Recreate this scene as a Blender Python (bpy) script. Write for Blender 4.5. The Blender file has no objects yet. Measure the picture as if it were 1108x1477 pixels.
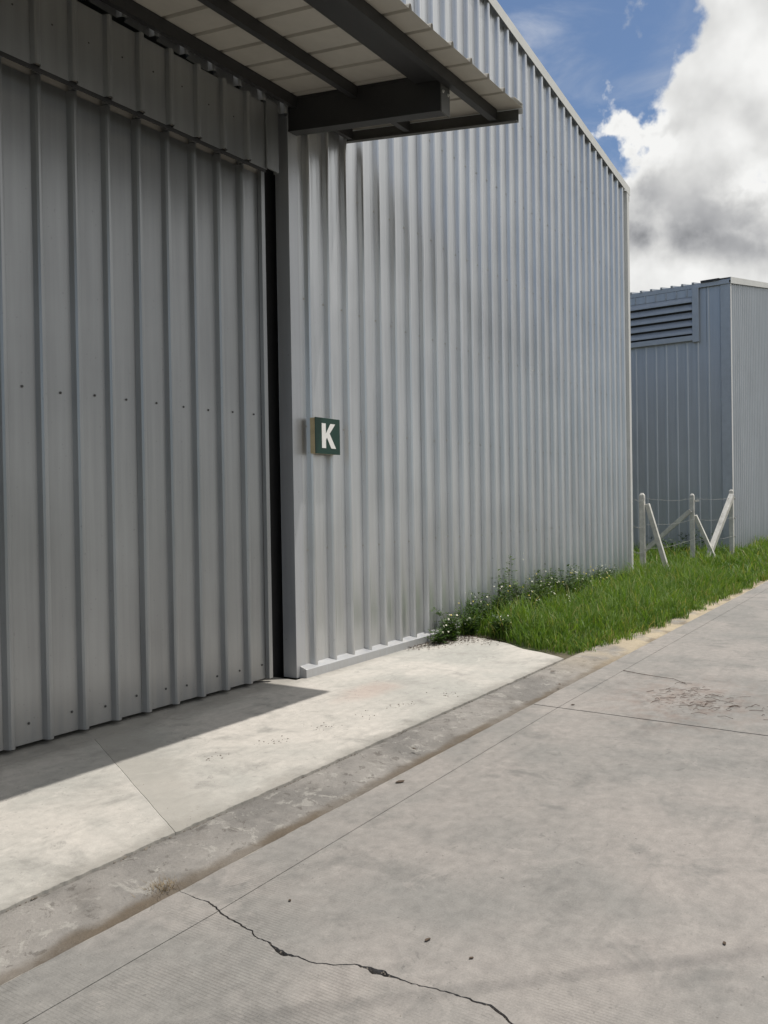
import bpy, bmesh, math, random
import numpy as np
from mathutils import Vector, Matrix, noise

# ------------------------------------------------------------------ camera, sky, sun, exposure
S = bpy.context.scene
COL = S.collection
rnd = random.Random(7)

cam_d = bpy.data.cameras.new('camera')
cam = bpy.data.objects.new('camera', cam_d)
COL.objects.link(cam)
S.camera = cam
FW = Vector((0.8285739, 0.5597894, -0.01005646))
RT = Vector((0.55961112, -0.8285991, -0.01609148))
UP = Vector((0.01734061, -0.00770527, 0.99981995))
m = Matrix((RT, UP, -FW)).transposed().to_4x4()
m.translation = Vector((0.0, -4.0848, 1.3465))
cam.matrix_world = m
cam_d.sensor_fit = 'VERTICAL'
cam_d.sensor_height = 36.0
cam_d.lens = 36.0 * 1163.3 / 1477.0
cam_d.clip_start = 0.05
cam_d.clip_end = 3000.0

SUN = Vector((1.005, -1.117, 4.25)).normalized()
sun_el = math.asin(SUN.z)
sun_az = math.atan2(SUN.x, SUN.y)

sl = bpy.data.lights.new('sun', 'SUN')
sl.energy = 3.8
sl.angle = math.radians(0.53)
sl.color = (1.0, 0.955, 0.89)
so = bpy.data.objects.new('sun', sl)
COL.objects.link(so)
so.rotation_euler = (-SUN).to_track_quat('-Z', 'Y').to_euler()

S.view_settings.view_transform = 'Standard'
S.view_settings.look = 'None'
S.view_settings.gamma = 1.0
S.view_settings.use_curve_mapping = False
S.view_settings.exposure = 0.0


class NT:
    """tiny helper for node trees"""
    def __init__(self, tree):
        self.t = tree

    def n(self, typ, ins=None, **props):
        nd = self.t.nodes.new(typ)
        for k, v in props.items():
            setattr(nd, k, v)
        for k, v in (ins or {}).items():
            self.put(nd.inputs[k], v)
        return nd

    def put(self, sock, v):
        if isinstance(v, bpy.types.NodeSocket):
            self.t.links.new(v, sock)
        elif isinstance(v, (tuple, list)) and len(v) == 3 and sock.type == 'RGBA':
            sock.default_value = (*v, 1.0)
        else:
            sock.default_value = v

    def math(self, op, a, b=0.0, c=0.0, clamp=False):
        nd = self.n('ShaderNodeMath', {0: a, 1: b, 2: c}, operation=op)
        nd.use_clamp = clamp
        return nd.outputs[0]

    def vmath(self, op, a, b=(0, 0, 0)):
        nd = self.n('ShaderNodeVectorMath', {0: a, 1: b}, operation=op)
        return nd.outputs['Value'] if op in ('DOT_PRODUCT', 'LENGTH') else nd.outputs['Vector']

    def smooth(self, x, lo, hi):
        nd = self.n('ShaderNodeMapRange', {'Value': x, 'From Min': lo, 'From Max': hi, 'To Min': 0.0, 'To Max': 1.0},
                    interpolation_type='SMOOTHSTEP')
        return nd.outputs[0]

    def lin(self, x, lo, hi, a=0.0, b=1.0):
        nd = self.n('ShaderNodeMapRange', {'Value': x, 'From Min': lo, 'From Max': hi, 'To Min': a, 'To Max': b})
        return nd.outputs[0]

    def mix(self, f, a, b, mode='MIX'):
        nd = self.n('ShaderNodeMix', data_type='RGBA', blend_type=mode)
        self.put(nd.inputs[0], f)
        self.put(nd.inputs[6], a)
        self.put(nd.inputs[7], b)
        return nd.outputs[2]

    def noise(self, vec, scale, detail=4.0, rough=0.55, dist=0.0):
        nd = self.n('ShaderNodeTexNoise', {'Vector': vec, 'Scale': scale, 'Detail': detail, 'Roughness': rough, 'Distortion': dist})
        return nd.outputs['Fac']

    def mapping(self, vec, scale=(1, 1, 1), loc=(0, 0, 0), rot=(0, 0, 0)):
        return self.n('ShaderNodeMapping', {'Vector': vec, 'Scale': scale, 'Location': loc, 'Rotation': rot}).outputs[0]


world = bpy.data.worlds.new('World')
S.world = world
world.use_nodes = True
wt = world.node_tree
wt.nodes.clear()
w = NT(wt)
sky = w.n('ShaderNodeTexSky', sky_type='NISHITA')
sky.sun_disc = False
sky.sun_elevation = sun_el
sky.sun_rotation = sun_az
sky.altitude = 10.0
sky.air_density = 1.0
sky.dust_density = 0.4
sky.ozone_density = 1.5
d = w.n('ShaderNodeTexCoord').outputs['Generated']


def cloud_field(w, d):
    """cumulus density over the sky dome as a function of direction"""
    fa = w.vmath('DOT_PRODUCT', d, tuple(FW))
    fa_s = w.math('MAXIMUM', fa, 0.05)
    u = w.math('DIVIDE', w.vmath('DOT_PRODUCT', d, tuple(RT)), fa_s)
    v = w.math('DIVIDE', w.vmath('DOT_PRODUCT', d, tuple(UP)), fa_s)

    wn = w.n('ShaderNodeTexNoise', {'Vector': d, 'Scale': 7.0, 'Detail': 6.0, 'Roughness': 0.55}).outputs['Color']
    ws = w.n('ShaderNodeSeparateXYZ', {0: wn})
    uw = w.math('ADD', u, w.math('MULTIPLY', w.math('SUBTRACT', ws.outputs[0], 0.5), 0.30))
    vw = w.math('ADD', v, w.math('MULTIPLY', w.math('SUBTRACT', ws.outputs[1], 0.5), 0.30))

    def ell(cx, cy, rx, ry):
        a = w.math('DIVIDE', w.math('SUBTRACT', uw, cx), rx)
        b = w.math('DIVIDE', w.math('SUBTRACT', vw, cy), ry)
        r2 = w.math('ADD', w.math('MULTIPLY', a, a), w.math('MULTIPLY', b, b))
        return w.math('SUBTRACT', 1.0, w.math('SQRT', r2))

    E = [(0.455, 0.585, 0.140, 0.150), (0.390, 0.500, 0.110, 0.095), (0.325, 0.500, 0.060, 0.040),
         (0.430, 0.400, 0.190, 0.085), (0.345, 0.425, 0.075, 0.045), (0.335, 0.335, 0.17, 0.075), (0.50, 0.32, 0.17, 0.085),
         (0.43, 0.26, 0.30, 0.08)]
    B = None
    for e in E:
        x = ell(*e)
        B = x if B is None else w.math('SMOOTH_MAX', B, x, 0.35)
    B = w.math('MAXIMUM', B, -0.9)
    near = w.smooth(fa, 0.62, 0.86)
    big = w.noise(w.mapping(d, scale=(1, 1, 1.6)), 2.1, 3.0, 0.5)
    # unseen cumulus bank, shaped to brighten wall reflections; opposite sky cleared to darken ribs
    bank = w.vmath('DOT_PRODUCT', d, tuple(Vector((0.62, -0.70, 0.35)).normalized()))
    gen = w.math('ADD', w.lin(big, 0.38, 0.68, -0.9, 0.55), w.lin(bank, -0.3, 0.75, -0.75, 1.55))
    base = w.n('ShaderNodeMix', {0: near, 2: gen, 3: B}, data_type='FLOAT').outputs[0]
    return base, u, v


base, u_, v_ = cloud_field(w, d)
n1 = w.noise(d, 7.5, 9.0, 0.56, 0.1)
n1s = w.noise(w.vmath('ADD', d, tuple(Vector((0.25, -0.5, 1.0)) * 0.028)), 5.5, 5.0, 0.48, 0.1)
dens = w.math('ADD', base, w.math('MULTIPLY', w.math('SUBTRACT', n1, 0.5), 1.9))
mask = w.smooth(dens, -0.04, 0.20)
wisp = w.noise(w.mapping(d, scale=(1, 1, 2.5), loc=(3, 1, 0)), 5.0, 6.0, 0.6, 0.6)
wisp = w.math('MULTIPLY', w.smooth(wisp, 0.40, 0.78), 0.46)
mask = w.math('MAXIMUM', mask, wisp)
n0 = w.noise(d, 5.5, 5.0, 0.48, 0.1)
lit = w.math('ADD', 0.86, w.math('MULTIPLY', w.math('SUBTRACT', n0, n1s), 1.5))
# grey undersides: thick cloud, seen from below, in a band above the horizon puffs
thick = w.smooth(dens, 0.05, 0.85)
gn = w.noise(d, 4.0, 4.0, 0.5, 0.2)
vv = w.math('ADD', w.math('ADD', v_, w.math('MULTIPLY', w.math('SUBTRACT', gn, 0.5), 0.22)), w.math('MULTIPLY', w.math('SUBTRACT', n1, 0.5), 0.14))
band = w.math('MULTIPLY', w.smooth(vv, 0.30, 0.37), w.math('SUBTRACT', 1.0, w.smooth(vv, 0.40, 0.57)))
bank_ = w.smooth(w.vmath('DOT_PRODUCT', d, tuple(Vector((0.62, -0.70, 0.35)).normalized())), 0.35, 0.80)
zz = w.math('ADD', w.n('ShaderNodeSeparateXYZ', {0: d}).outputs[2], w.math('MULTIPLY', w.math('SUBTRACT', gn, 0.5), 0.16))
bank_band = w.math('MULTIPLY', w.smooth(zz, 0.02, 0.16), w.math('SUBTRACT', 1.0, w.smooth(zz, 0.22, 0.38)))
band_gen = w.math('MULTIPLY', w.smooth(gn, 0.42, 0.62), 0.7)
band_gen = w.n('ShaderNodeMix', {0: bank_, 2: band_gen, 3: bank_band}, data_type='FLOAT').outputs[0]
fa_ = w.vmath('DOT_PRODUCT', d, tuple(FW))
near_ = w.smooth(fa_, 0.62, 0.86)
band = w.n('ShaderNodeMix', {0: near_, 2: band_gen, 3: band}, data_type='FLOAT').outputs[0]
under = w.math('MULTIPLY', thick, band)
lit = w.math('SUBTRACT', lit, w.math('MULTIPLY', under, 0.48))
lit = w.math('MINIMUM', w.math('MAXIMUM', lit, 0.26), 0.90)
CW = 10.2
ccol = w.mix(w.smooth(lit, 0.1, 0.75), (0.96, 0.98, 1.04), (1.0, 1.0, 0.985))
ccol = w.vmath('SCALE', ccol)
wt.nodes[-1].inputs['Scale'].default_value = CW
ccol2 = w.n('ShaderNodeVectorMath', {0: ccol}, operation='SCALE')
w.put(ccol2.inputs['Scale'], lit)
skyc = w.mix(1.0, sky.outputs[0], (0.86, 0.94, 1.02), 'MULTIPLY')
skyc = w.mix(0.05, skyc, (5.2, 5.6, 6.2))
final = w.mix(mask, skyc, ccol2.outputs[0])
bg = w.n('ShaderNodeBackground', {'Color': final, 'Strength': 0.1})
wo = w.n('ShaderNodeOutputWorld', {'Surface': bg.outputs[0]})

# ------------------------------------------------------------------ object helpers


def tag(o, label=None, cat=None, group=None, kind=None):
    if label: o['label'] = label
    if cat: o['category'] = cat
    if group: o['group'] = group
    if kind: o['kind'] = kind
    return o


def empty(name, loc=(0, 0, 0), rz=0.0):
    o = bpy.data.objects.new(name, None)
    o.location = loc
    o.rotation_euler = (0, 0, rz)
    o.empty_display_size = 0.2
    COL.objects.link(o)
    return o


class MB:
    """collects geometry in world coordinates, builds ONE mesh object"""
    def __init__(self):
        self.v, self.f = [], []

    def face(self, pts):
        b = len(self.v)
        self.v += [tuple(p) for p in pts]
        self.f.append(tuple(range(b, b + len(pts))))

    def box(self, lo, hi, fn=None):
        (x0, y0, z0), (x1, y1, z1) = lo, hi
        c = [(x0, y0, z0), (x1, y0, z0), (x1, y1, z0), (x0, y1, z0), (x0, y0, z1), (x1, y0, z1), (x1, y1, z1), (x0, y1, z1)]
        if fn: c = [fn(*p) for p in c]
        b = len(self.v)
        self.v += c
        for q in ((0, 3, 2, 1), (4, 5, 6, 7), (0, 1, 5, 4), (1, 2, 6, 5), (2, 3, 7, 6), (3, 0, 4, 7)):
            self.f.append(tuple(b + i for i in q))
        return self

    def bar(self, a, b_, w_, h_, up=(0, 0, 1), taper=1.0):
        a, b_ = Vector(a), Vector(b_)
        t = (b_ - a).normalized()
        s = t.cross(Vector(up))
        if s.length < 1e-4: s = t.cross(Vector((1, 0, 0)))
        s.normalize()
        n = s.cross(t)
        b = len(self.v)
        for p, k in ((a, 1.0), (b_, taper)):
            for sx, sn in ((-1, -1), (1, -1), (1, 1), (-1, 1)):
                self.v.append(tuple(p + s * (sx * w_ * k / 2) + n * (sn * h_ * k / 2)))
        for q in ((0, 3, 2, 1), (4, 5, 6, 7), (0, 1, 5, 4), (1, 2, 6, 5), (2, 3, 7, 6), (3, 0, 4, 7)):
            self.f.append(tuple(b + i for i in q))
        return self

    def tube(self, pts, r, n=6):
        pts = [Vector(p) for p in pts]
        b0 = len(self.v)
        for i, p in enumerate(pts):
            t = (pts[min(i + 1, len(pts) - 1)] - pts[max(i - 1, 0)]).normalized()
            s = t.cross(Vector((0.13, 0.21, 0.97)))
            if s.length < 1e-3: s = t.cross(Vector((1, 0, 0)))
            s.normalize()
            q = t.cross(s)
            rr = r[i] if isinstance(r, (list, tuple)) else r
            for k in range(n):
                a = 2 * math.pi * k / n
                self.v.append(tuple(p + s * (rr * math.cos(a)) + q * (rr * math.sin(a))))
        for i in range(len(pts) - 1):
            for k in range(n):
                a, c = b0 + i * n + k, b0 + i * n + (k + 1) % n
                self.f.append((a, c, c + n, a + n))
        self.f.append(tuple(b0 + k for k in reversed(range(n))))
        self.f.append(tuple(b0 + (len(pts) - 1) * n + k for k in range(n)))
        return self

    def dome(self, c, nrm, r, h=0.5, n=6):
        """screw head: low cone with a washer rim"""
        c, nrm = Vector(c), Vector(nrm).normalized()
        s = nrm.orthogonal().normalized()
        q = nrm.cross(s)
        b = len(self.v)
        for rr, hh in ((r, 0.0), (r, r * 0.18), (r * 0.55, r * 0.25), (r * 0.5, r * h * 1.6)):
            for k in range(n):
                a = 2 * math.pi * k / n
                self.v.append(tuple(c + s * (rr * math.cos(a)) + q * (rr * math.sin(a)) + nrm * hh))
        for j in range(3):
            for k in range(n):
                a, e = b + j * n + k, b + j * n + (k + 1) % n
                self.f.append((a, e, e + n, a + n))
        self.f.append(tuple(b + 3 * n + k for k in range(n)))
        return self

    def build(self, name, mat, parent=None, bevel=0.0, smooth=False):
        me = bpy.data.meshes.new(name)
        org = Vector((0, 0, 0))
        me.from_pydata(self.v, [], self.f)
        me.validate()
        bm = bmesh.new()
        bm.from_mesh(me)
        bmesh.ops.recalc_face_normals(bm, faces=bm.faces)
        if smooth:
            for f in bm.faces: f.smooth = True
        bm.to_mesh(me)
        bm.free()
        if mat: me.materials.append(mat)
        o = bpy.data.objects.new(name, me)
        COL.objects.link(o)
        if parent is not None:
            o.parent = parent
            o.matrix_parent_inverse = parent_inv(parent)
        if bevel:
            b = o.modifiers.new('bevel', 'BEVEL')
            b.width = bevel
            b.segments = 2
            b.limit_method = 'ANGLE'
        return o


def parent_inv(p):
    """geometry is in world coordinates: undo the parent's placement"""
    mm = Matrix.Identity(4)
    chain = []
    while p is not None:
        chain.append(p)
        p = p.parent
    for q in reversed(chain):
        mm = mm @ q.matrix_parent_inverse @ q.matrix_basis
    return mm.inverted()


def sheet(u0, u1, ribs, fn, v0, v1, d=0.034, wb=0.018, wc=0.030, t=0.0012, dz=0.0, micro=0.0, segs=1, mb=None, rib_sign=1, lap=None):
    """corrugated metal sheet with trapezoid ribs. fn(u, depth, v) -> world, v0/v1 numbers or functions of u"""
    pr = [(u0, 0.0)]
    last = u0
    rs = [r for r in sorted(ribs) if r > u0 - 0.002 and r + 2 * wb + wc < u1 + 0.002]
    for r in rs:
        if micro and r - last > 0.12:
            for k in (1 / 3, 2 / 3):
                c = last + (r - last) * k
                pr += [(c - 0.010, 0.0), (c - 0.005, micro), (c + 0.005, micro), (c + 0.010, 0.0)]
        W_ = 2 * wb + wc
        pr += [(r, 0.0), (r + W_ * 0.20, d * 0.70), (r + W_ * 0.36, d * 0.95), (r + W_ * 0.54, d), (r + W_ * 0.70, d * 0.97), (r + W_ * 0.80, d * 0.80), (r + W_, 0.0)]
        last = r + 2 * wb + wc
    pr.append((u1, 0.0))
    out = [pr[0]]
    for q in pr[1:]:
        if q[0] - out[-1][0] > 1e-4 or abs(q[1] - out[-1][1]) > 1e-4: out.append(q)
    pr = out
    M = mb or MB()
    g0 = v0 if callable(v0) else (lambda u: v0)
    g1 = v1 if callable(v1) else (lambda u: v1)
    n = len(pr)
    b = len(M.v)
    for side in (0, 1):
        for k in range(segs + 1):
            for (u, dd) in pr:
                a = g0(u) + (g1(u) - g0(u)) * k / segs
                M.v.append(tuple(fn(u, dd + dz - side * t, a)))
    def idx(s, k, i): return b + (s * (segs + 1) + k) * n + i
    for k in range(segs):
        for i in range(n - 1):
            M.f.append((idx(0, k, i), idx(0, k, i + 1), idx(0, k + 1, i + 1), idx(0, k + 1, i)))
            M.f.append((idx(1, k, i), idx(1, k + 1, i), idx(1, k + 1, i + 1), idx(1, k, i + 1)))
    for i in range(n - 1):
        M.f.append((idx(0, 0, i), idx(1, 0, i), idx(1, 0, i + 1), idx(0, 0, i + 1)))
        M.f.append((idx(0, segs, i), idx(0, segs, i + 1), idx(1, segs, i + 1), idx(1, segs, i)))
    for k in range(segs):
        for i in (0, n - 1):
            M.f.append((idx(0, k, i), idx(0, k + 1, i), idx(1, k + 1, i), idx(1, k, i)))
    return M

# ------------------------------------------------------------------ materials


def new_mat(name):
    mt = bpy.data.materials.new(name)
    mt.use_nodes = True
    mt.node_tree.nodes.clear()
    q = NT(mt.node_tree)
    out = q.n('ShaderNodeOutputMaterial')
    return mt, q, out


def principled(q, out, **ins):
    b = q.n('ShaderNodeBsdfPrincipled', {k.replace('_', ' '): v for k, v in ins.items()})
    q.t.links.new(b.outputs[0], out.inputs['Surface'])
    return b


def metal_sheet(name, col, metallic=0.55, rough=0.38, dirt=0.25, horiz=False):
    mt, q, out = new_mat(name)
    P = q.n('ShaderNodeTexCoord').outputs['Object']
    streak = q.noise(q.mapping(P, scale=(9, 9, 0.35)), 1.6, 5.0, 0.6)
    cloud = q.noise(P, 1.1, 4.0, 0.55)
    fine = q.noise(P, 60.0, 2.0, 0.5)
    k = q.math('ADD', q.math('MULTIPLY', streak, 0.55), q.math('MULTIPLY', cloud, 0.45))
    k = q.lin(k, 0.3, 0.7, 1.0 - dirt * 0.55, 1.0 + dirt * 0.3)
    c = q.n('ShaderNodeVectorMath', {0: col}, operation='SCALE')
    q.put(c.inputs['Scale'], k)
    # dust splashed up the lowest part of the cladding
    z = q.n('ShaderNodeSeparateXYZ', {0: P}).outputs[2]
    low = q.math('MULTIPLY', q.math('SUBTRACT', 1.0, q.smooth(z, 0.02, 0.45)), q.lin(streak, 0.35, 0.7, 0.1, 0.6))
    cc = q.mix(low, c.outputs[0], (0.33, 0.31, 0.28))
    r = q.lin(cloud, 0.3, 0.7, rough - 0.03, rough + 0.04)
    r = q.math('ADD', r, q.math('MULTIPLY', low, 0.3))
    wav = q.noise(q.mapping(P, scale=(2.2, 2.2, 0.9)), 1.0, 2.0, 0.4)
    bmp = q.n('ShaderNodeBump', {'Height': wav, 'Strength': 0.06, 'Distance': 0.02})
    spots = q.smooth(q.noise(P, 46.0, 2.0, 0.5), 0.70, 0.76)
    cc = q.mix(q.math('MULTIPLY', spots, 0.35), cc, (0.2, 0.19, 0.18))
    principled(q, out, Base_Color=cc, Metallic=q.math('SUBTRACT', metallic, q.math('MULTIPLY', low, metallic * 0.7)), Roughness=r, Normal=bmp.outputs[0])
    return mt


def paint(name, col, rough=0.5, metallic=0.0, var=0.15, scale=6.0):
    mt, q, out = new_mat(name)
    P = q.n('ShaderNodeTexCoord').outputs['Object']
    a = q.noise(P, scale, 5.0, 0.6)
    b = q.noise(P, scale * 9, 3.0, 0.6)
    k = q.lin(q.math('ADD', q.math('MULTIPLY', a, 0.7), q.math('MULTIPLY', b, 0.3)), 0.3, 0.7, 1 - var, 1 + var * 0.6)
    c = q.n('ShaderNodeVectorMath', {0: col}, operation='SCALE')
    q.put(c.inputs['Scale'], k)
    bmp = q.n('ShaderNodeBump', {'Height': b, 'Strength': 0.08, 'Distance': 0.004})
    principled(q, out, Base_Color=c.outputs[0], Roughness=rough, Metallic=metallic, Normal=bmp.outputs[0])
    return mt


M_wall = metal_sheet('wall_sheet_metal', (0.62, 0.632, 0.645), 0.86, 0.34, 0.35)
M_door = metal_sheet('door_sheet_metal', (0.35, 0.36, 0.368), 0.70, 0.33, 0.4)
M_trim = metal_sheet('trim_metal', (0.52, 0.535, 0.56), 0.6, 0.38, 0.3)
M_rake = paint('pale_flashing', (0.60, 0.60, 0.58), 0.45, 0.1, 0.12, 2.0)
M_far = metal_sheet('far_sheet_metal', (0.45, 0.475, 0.505), 0.55, 0.42)
M_fartrim = paint('far_trim_metal', (0.40, 0.43, 0.47), 0.45, 0.25, 0.12)
M_roof = metal_sheet('roof_sheet_metal', (0.46, 0.47, 0.48), 0.5, 0.42)
M_under = paint('canopy_sheet_beige', (0.45, 0.425, 0.375), 0.5, 0.0, 0.15, 1.5)
M_steel = paint('dark_painted_steel', (0.026, 0.026, 0.027), 0.5, 0.0, 0.25, 3.0)
M_steel2 = paint('grey_painted_steel', (0.075, 0.074, 0.068), 0.5, 0.0, 0.2, 3.0)
M_screw = paint('screw_steel', (0.10, 0.10, 0.10), 0.4, 0.6, 0.2)
M_screwl = paint('bright_screw', (0.55, 0.54, 0.50), 0.35, 0.5, 0.2)
M_conc_post = paint('whitewashed_concrete', (0.58, 0.565, 0.52), 0.85, 0.0, 0.35, 9.0)
M_wire = paint('galvanised_wire', (0.38, 0.38, 0.37), 0.5, 0.6, 0.2)
M_dark = paint('vent_shade_dark', (0.035, 0.035, 0.035), 0.8)  # dark colour standing in for shade inside the louvred vent
M_green = paint('sign_green', (0.004, 0.036, 0.025), 0.55, 0.0, 0.15, 20.0)
M_cream = paint('sign_box_cream', (0.50, 0.41, 0.24), 0.5, 0.0, 0.25, 14.0)
M_letter = paint('letter_white', (0.78, 0.77, 0.75), 0.45, 0.0, 0.05, 20.0)
M_rubber = paint('cable_black', (0.03, 0.03, 0.03), 0.6)
M_cord = paint('cable_pale', (0.62, 0.60, 0.50), 0.5)
M_wood = paint('twig_brown', (0.075, 0.045, 0.03), 0.9, 0.0, 0.4, 30.0)
M_leafdry = paint('dry_leaf_brown', (0.085, 0.058, 0.038), 0.8, 0.0, 0.4, 30.0)
M_stone = paint('pebble_grey', (0.17, 0.15, 0.125), 0.95, 0.0, 0.45, 30.0)
M_straw = paint('dry_straw', (0.24, 0.18, 0.10), 0.85, 0.0, 0.7, 60.0)
M_pole = paint('pole_concrete', (0.35, 0.34, 0.32), 0.9)
M_wood2 = M_pole


def concrete(name, col, dark, tint, grooves=False, speck=0.5, stain=0.6, grime=False):
    mt, q, out = new_mat(name)
    P = q.n('ShaderNodeTexCoord').outputs['Object']
    big = q.noise(P, 0.75, 6.0, 0.62, 0.4)
    mid = q.noise(P, 3.1, 7.0, 0.65, 0.5)
    sm = q.noise(P, 17.0, 6.0, 0.7)
    fine = q.noise(P, 160.0, 3.0, 0.7)
    c = q.mix(q.smooth(big, 0.36, 0.66), dark, col)
    c = q.mix(q.math('MULTIPLY', q.smooth(mid, 0.50, 0.72), stain), c, tint)
    k = q.lin(q.math('ADD', q.math('MULTIPLY', sm, 0.6), q.math('MULTIPLY', fine, 0.4)), 0.28, 0.72, 1 - 0.22 * speck, 1 + 0.18 * speck)
    cs = q.n('ShaderNodeVectorMath', {0: c}, operation='SCALE')
    q.put(cs.inputs['Scale'], k)
    c = cs.outputs[0]
    # trowel / tyre drags along the road
    drag = q.noise(q.mapping(P, scale=(0.9, 9.0, 1), rot=(0, 0, 0.06)), 1.5, 5.0, 0.6)
    c = q.mix(q.math('MULTIPLY', q.smooth(drag, 0.52, 0.75), 0.28 * stain), c, tuple(x * 0.62 for x in dark))
    # scuffs, small blotches and hairline marks
    sc1 = q.noise(q.mapping(P, scale=(3.0, 14.0, 1), rot=(0, 0, 0.5)), 1.3, 6.0, 0.7)
    sc2 = q.noise(q.mapping(P, scale=(16.0, 4.0, 1), rot=(0, 0, -0.3)), 1.1, 6.0, 0.7)
    blot = q.noise(P, 6.5, 5.0, 0.7, 0.8)
    c = q.mix(q.math('MULTIPLY', q.smooth(sc1, 0.60, 0.72), 0.30 * stain), c, tuple(x * 0.55 for x in dark))
    c = q.mix(q.math('MULTIPLY', q.smooth(sc2, 0.62, 0.74), 0.25 * stain), c, tuple(min(0.6, x * 1.25) for x in col))
    c = q.mix(q.math('MULTIPLY', q.smooth(blot, 0.60, 0.74), 0.45 * stain), c, tuple(x * 0.5 for x in dark))
    # crisp chips, flecks and lime bloom
    cr1 = q.noise(P, 9.0, 12.0, 0.72, 0.6)
    cr2 = q.noise(q.vmath('ADD', P, (7.0, 3.0, 0.0)), 30.0, 10.0, 0.70)
    cr3 = q.noise(q.vmath('ADD', P, (1.0, 9.0, 0.0)), 4.0, 13.0, 0.74, 0.8)
    zone = q.smooth(q.noise(P, 1.3, 4.0, 0.6), 0.40, 0.62)
    c = q.mix(q.math('MULTIPLY', q.math('MULTIPLY', q.smooth(cr1, 0.600, 0.635), zone), 0.42), c, tuple(x * 0.48 for x in dark))
    c = q.mix(q.math('MULTIPLY', q.smooth(cr2, 0.640, 0.665), 0.50), c, tuple(x * 0.40 for x in dark))
    c = q.mix(q.math('MULTIPLY', q.smooth(cr3, 0.590, 0.625), 0.30), c, tuple(min(0.62, x * 1.22) for x in col))
    # small pits and dark specks
    vor = q.n('ShaderNodeTexVoronoi', {'Vector': P, 'Scale': 26.0, 'Randomness': 1.0})
    pit = q.math('SUBTRACT', 1.0, q.smooth(vor.outputs['Distance'], 0.05, 0.13))
    gate = q.smooth(q.noise(P, 2.4, 3.0), 0.50, 0.66)
    pit = q.math('MULTIPLY', pit, gate)
    c = q.mix(q.math('MULTIPLY', pit, 0.55), c, (0.07, 0.06, 0.05))
    hgt = q.math('ADD', q.math('MULTIPLY', sm, 0.55), q.math('MULTIPLY', fine, 0.25))
    hgt = q.math('SUBTRACT', hgt, q.math('MULTIPLY', pit, 0.7))
    if grime:
        # dirt trodden in at the foot of the wall and along the outer edge, and a rusty spill
        sx = q.n('ShaderNodeSeparateXYZ', {0: P})
        yn = q.math('ADD', sx.outputs[1], q.math('MULTIPLY', q.math('SUBTRACT', q.noise(P, 4.0, 8.0, 0.7), 0.5), 0.35))
        gr_ = q.math('MAXIMUM', q.smooth(yn, -0.22, 0.02), q.math('SUBTRACT', 1.0, q.smooth(yn, -1.50, -1.36)))
        c = q.mix(q.math('MULTIPLY', gr_, 0.50), c, (0.17, 0.16, 0.14))
        ex = q.math('DIVIDE', q.math('SUBTRACT', sx.outputs[0], 4.75), 0.45)
        ey = q.math('DIVIDE', q.math('ADD', sx.outputs[1], 0.72), 0.20)
        er = q.math('ADD', q.math('SQRT', q.math('ADD', q.math('MULTIPLY', ex, ex), q.math('MULTIPLY', ey, ey))), q.math('MULTIPLY', q.math('SUBTRACT', mid, 0.5), 1.4))
        c = q.mix(q.math('MULTIPLY', q.math('SUBTRACT', 1.0, q.smooth(er, 0.2, 1.1)), 0.30), c, (0.42, 0.27, 0.22))
        # the darker screed patch beside the joint
        jx = q.math('SUBTRACT', sx.outputs[0], q.math('ADD', 2.951, q.math('MULTIPLY', sx.outputs[1], 0.4635)))
        jn = q.math('ADD', jx, q.math('MULTIPLY', q.math('SUBTRACT', mid, 0.5), 0.8))
        pat = q.math('MULTIPLY', q.smooth(jx, 0.0, 0.004), q.math('SUBTRACT', 1.0, q.smooth(jn, 0.10, 0.42)))
        c = q.mix(q.math('MULTIPLY', pat, 0.55), c, (0.30, 0.285, 0.255))
    if grooves:
        xyz = q.n('ShaderNodeSeparateXYZ', {0: P})
        wob = q.math('MULTIPLY', q.noise(P, 1.3, 2.0), 0.02)
        ph = q.math('ADD', q.math('ADD', xyz.outputs[0], wob), q.math('MULTIPLY', xyz.outputs[1], 0.035))
        s = q.math('SINE', q.math('MULTIPLY', ph, 2 * math.pi / 0.0125))
        wear = q.smooth(q.noise(P, 2.3, 5.0, 0.65), 0.40, 0.62)
        near = q.math('SUBTRACT', 1.0, q.smooth(q.math('ADD', xyz.outputs[0], q.math('MULTIPLY', q.noise(P, 2.0, 3.0), 0.8)), 2.15, 2.75))
        g = q.math('MULTIPLY', q.smooth(s, 0.15, 0.9), q.math('MULTIPLY', wear, near))
        hgt = q.math('SUBTRACT', hgt, q.math('MULTIPLY', g, 0.9))
        c = q.mix(q.math('MULTIPLY', g, 0.22), c, (0.15, 0.135, 0.12))
        # reddish laterite dirt near the road joint
        dx = q.math('DIVIDE', q.math('SUBTRACT', xyz.outputs[0], 5.6), 1.1)
        dy = q.math('DIVIDE', q.math('ADD', xyz.outputs[1], 2.75), 0.75)
        rr = q.math('SQRT', q.math('ADD', q.math('MULTIPLY', dx, dx), q.math('MULTIPLY', dy, dy)))
        red = q.math('MULTIPLY', q.math('SUBTRACT', 1.0, q.smooth(rr, 0.1, 1.1)), q.smooth(q.noise(P, 6.0, 6.0, 0.7), 0.42, 0.66))
        c = q.mix(q.math('MULTIPLY', red, 0.50), c, (0.165, 0.105, 0.080))
        grit = q.math('MULTIPLY', q.math('SUBTRACT', 1.0, q.smooth(rr, 0.05, 0.6)), q.smooth(q.noise(P, 28.0, 5.0, 0.75), 0.50, 0.62))
        c = q.mix(q.math('MULTIPLY', grit, 0.8), c, (0.075, 0.05, 0.04))
    bmp = q.n('ShaderNodeBump', {'Height': hgt, 'Strength': 0.5, 'Distance': 0.006})
    principled(q, out, Base_Color=c, Roughness=q.lin(sm, 0.3, 0.7, 0.78, 0.95), Normal=bmp.outputs[0])
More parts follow.
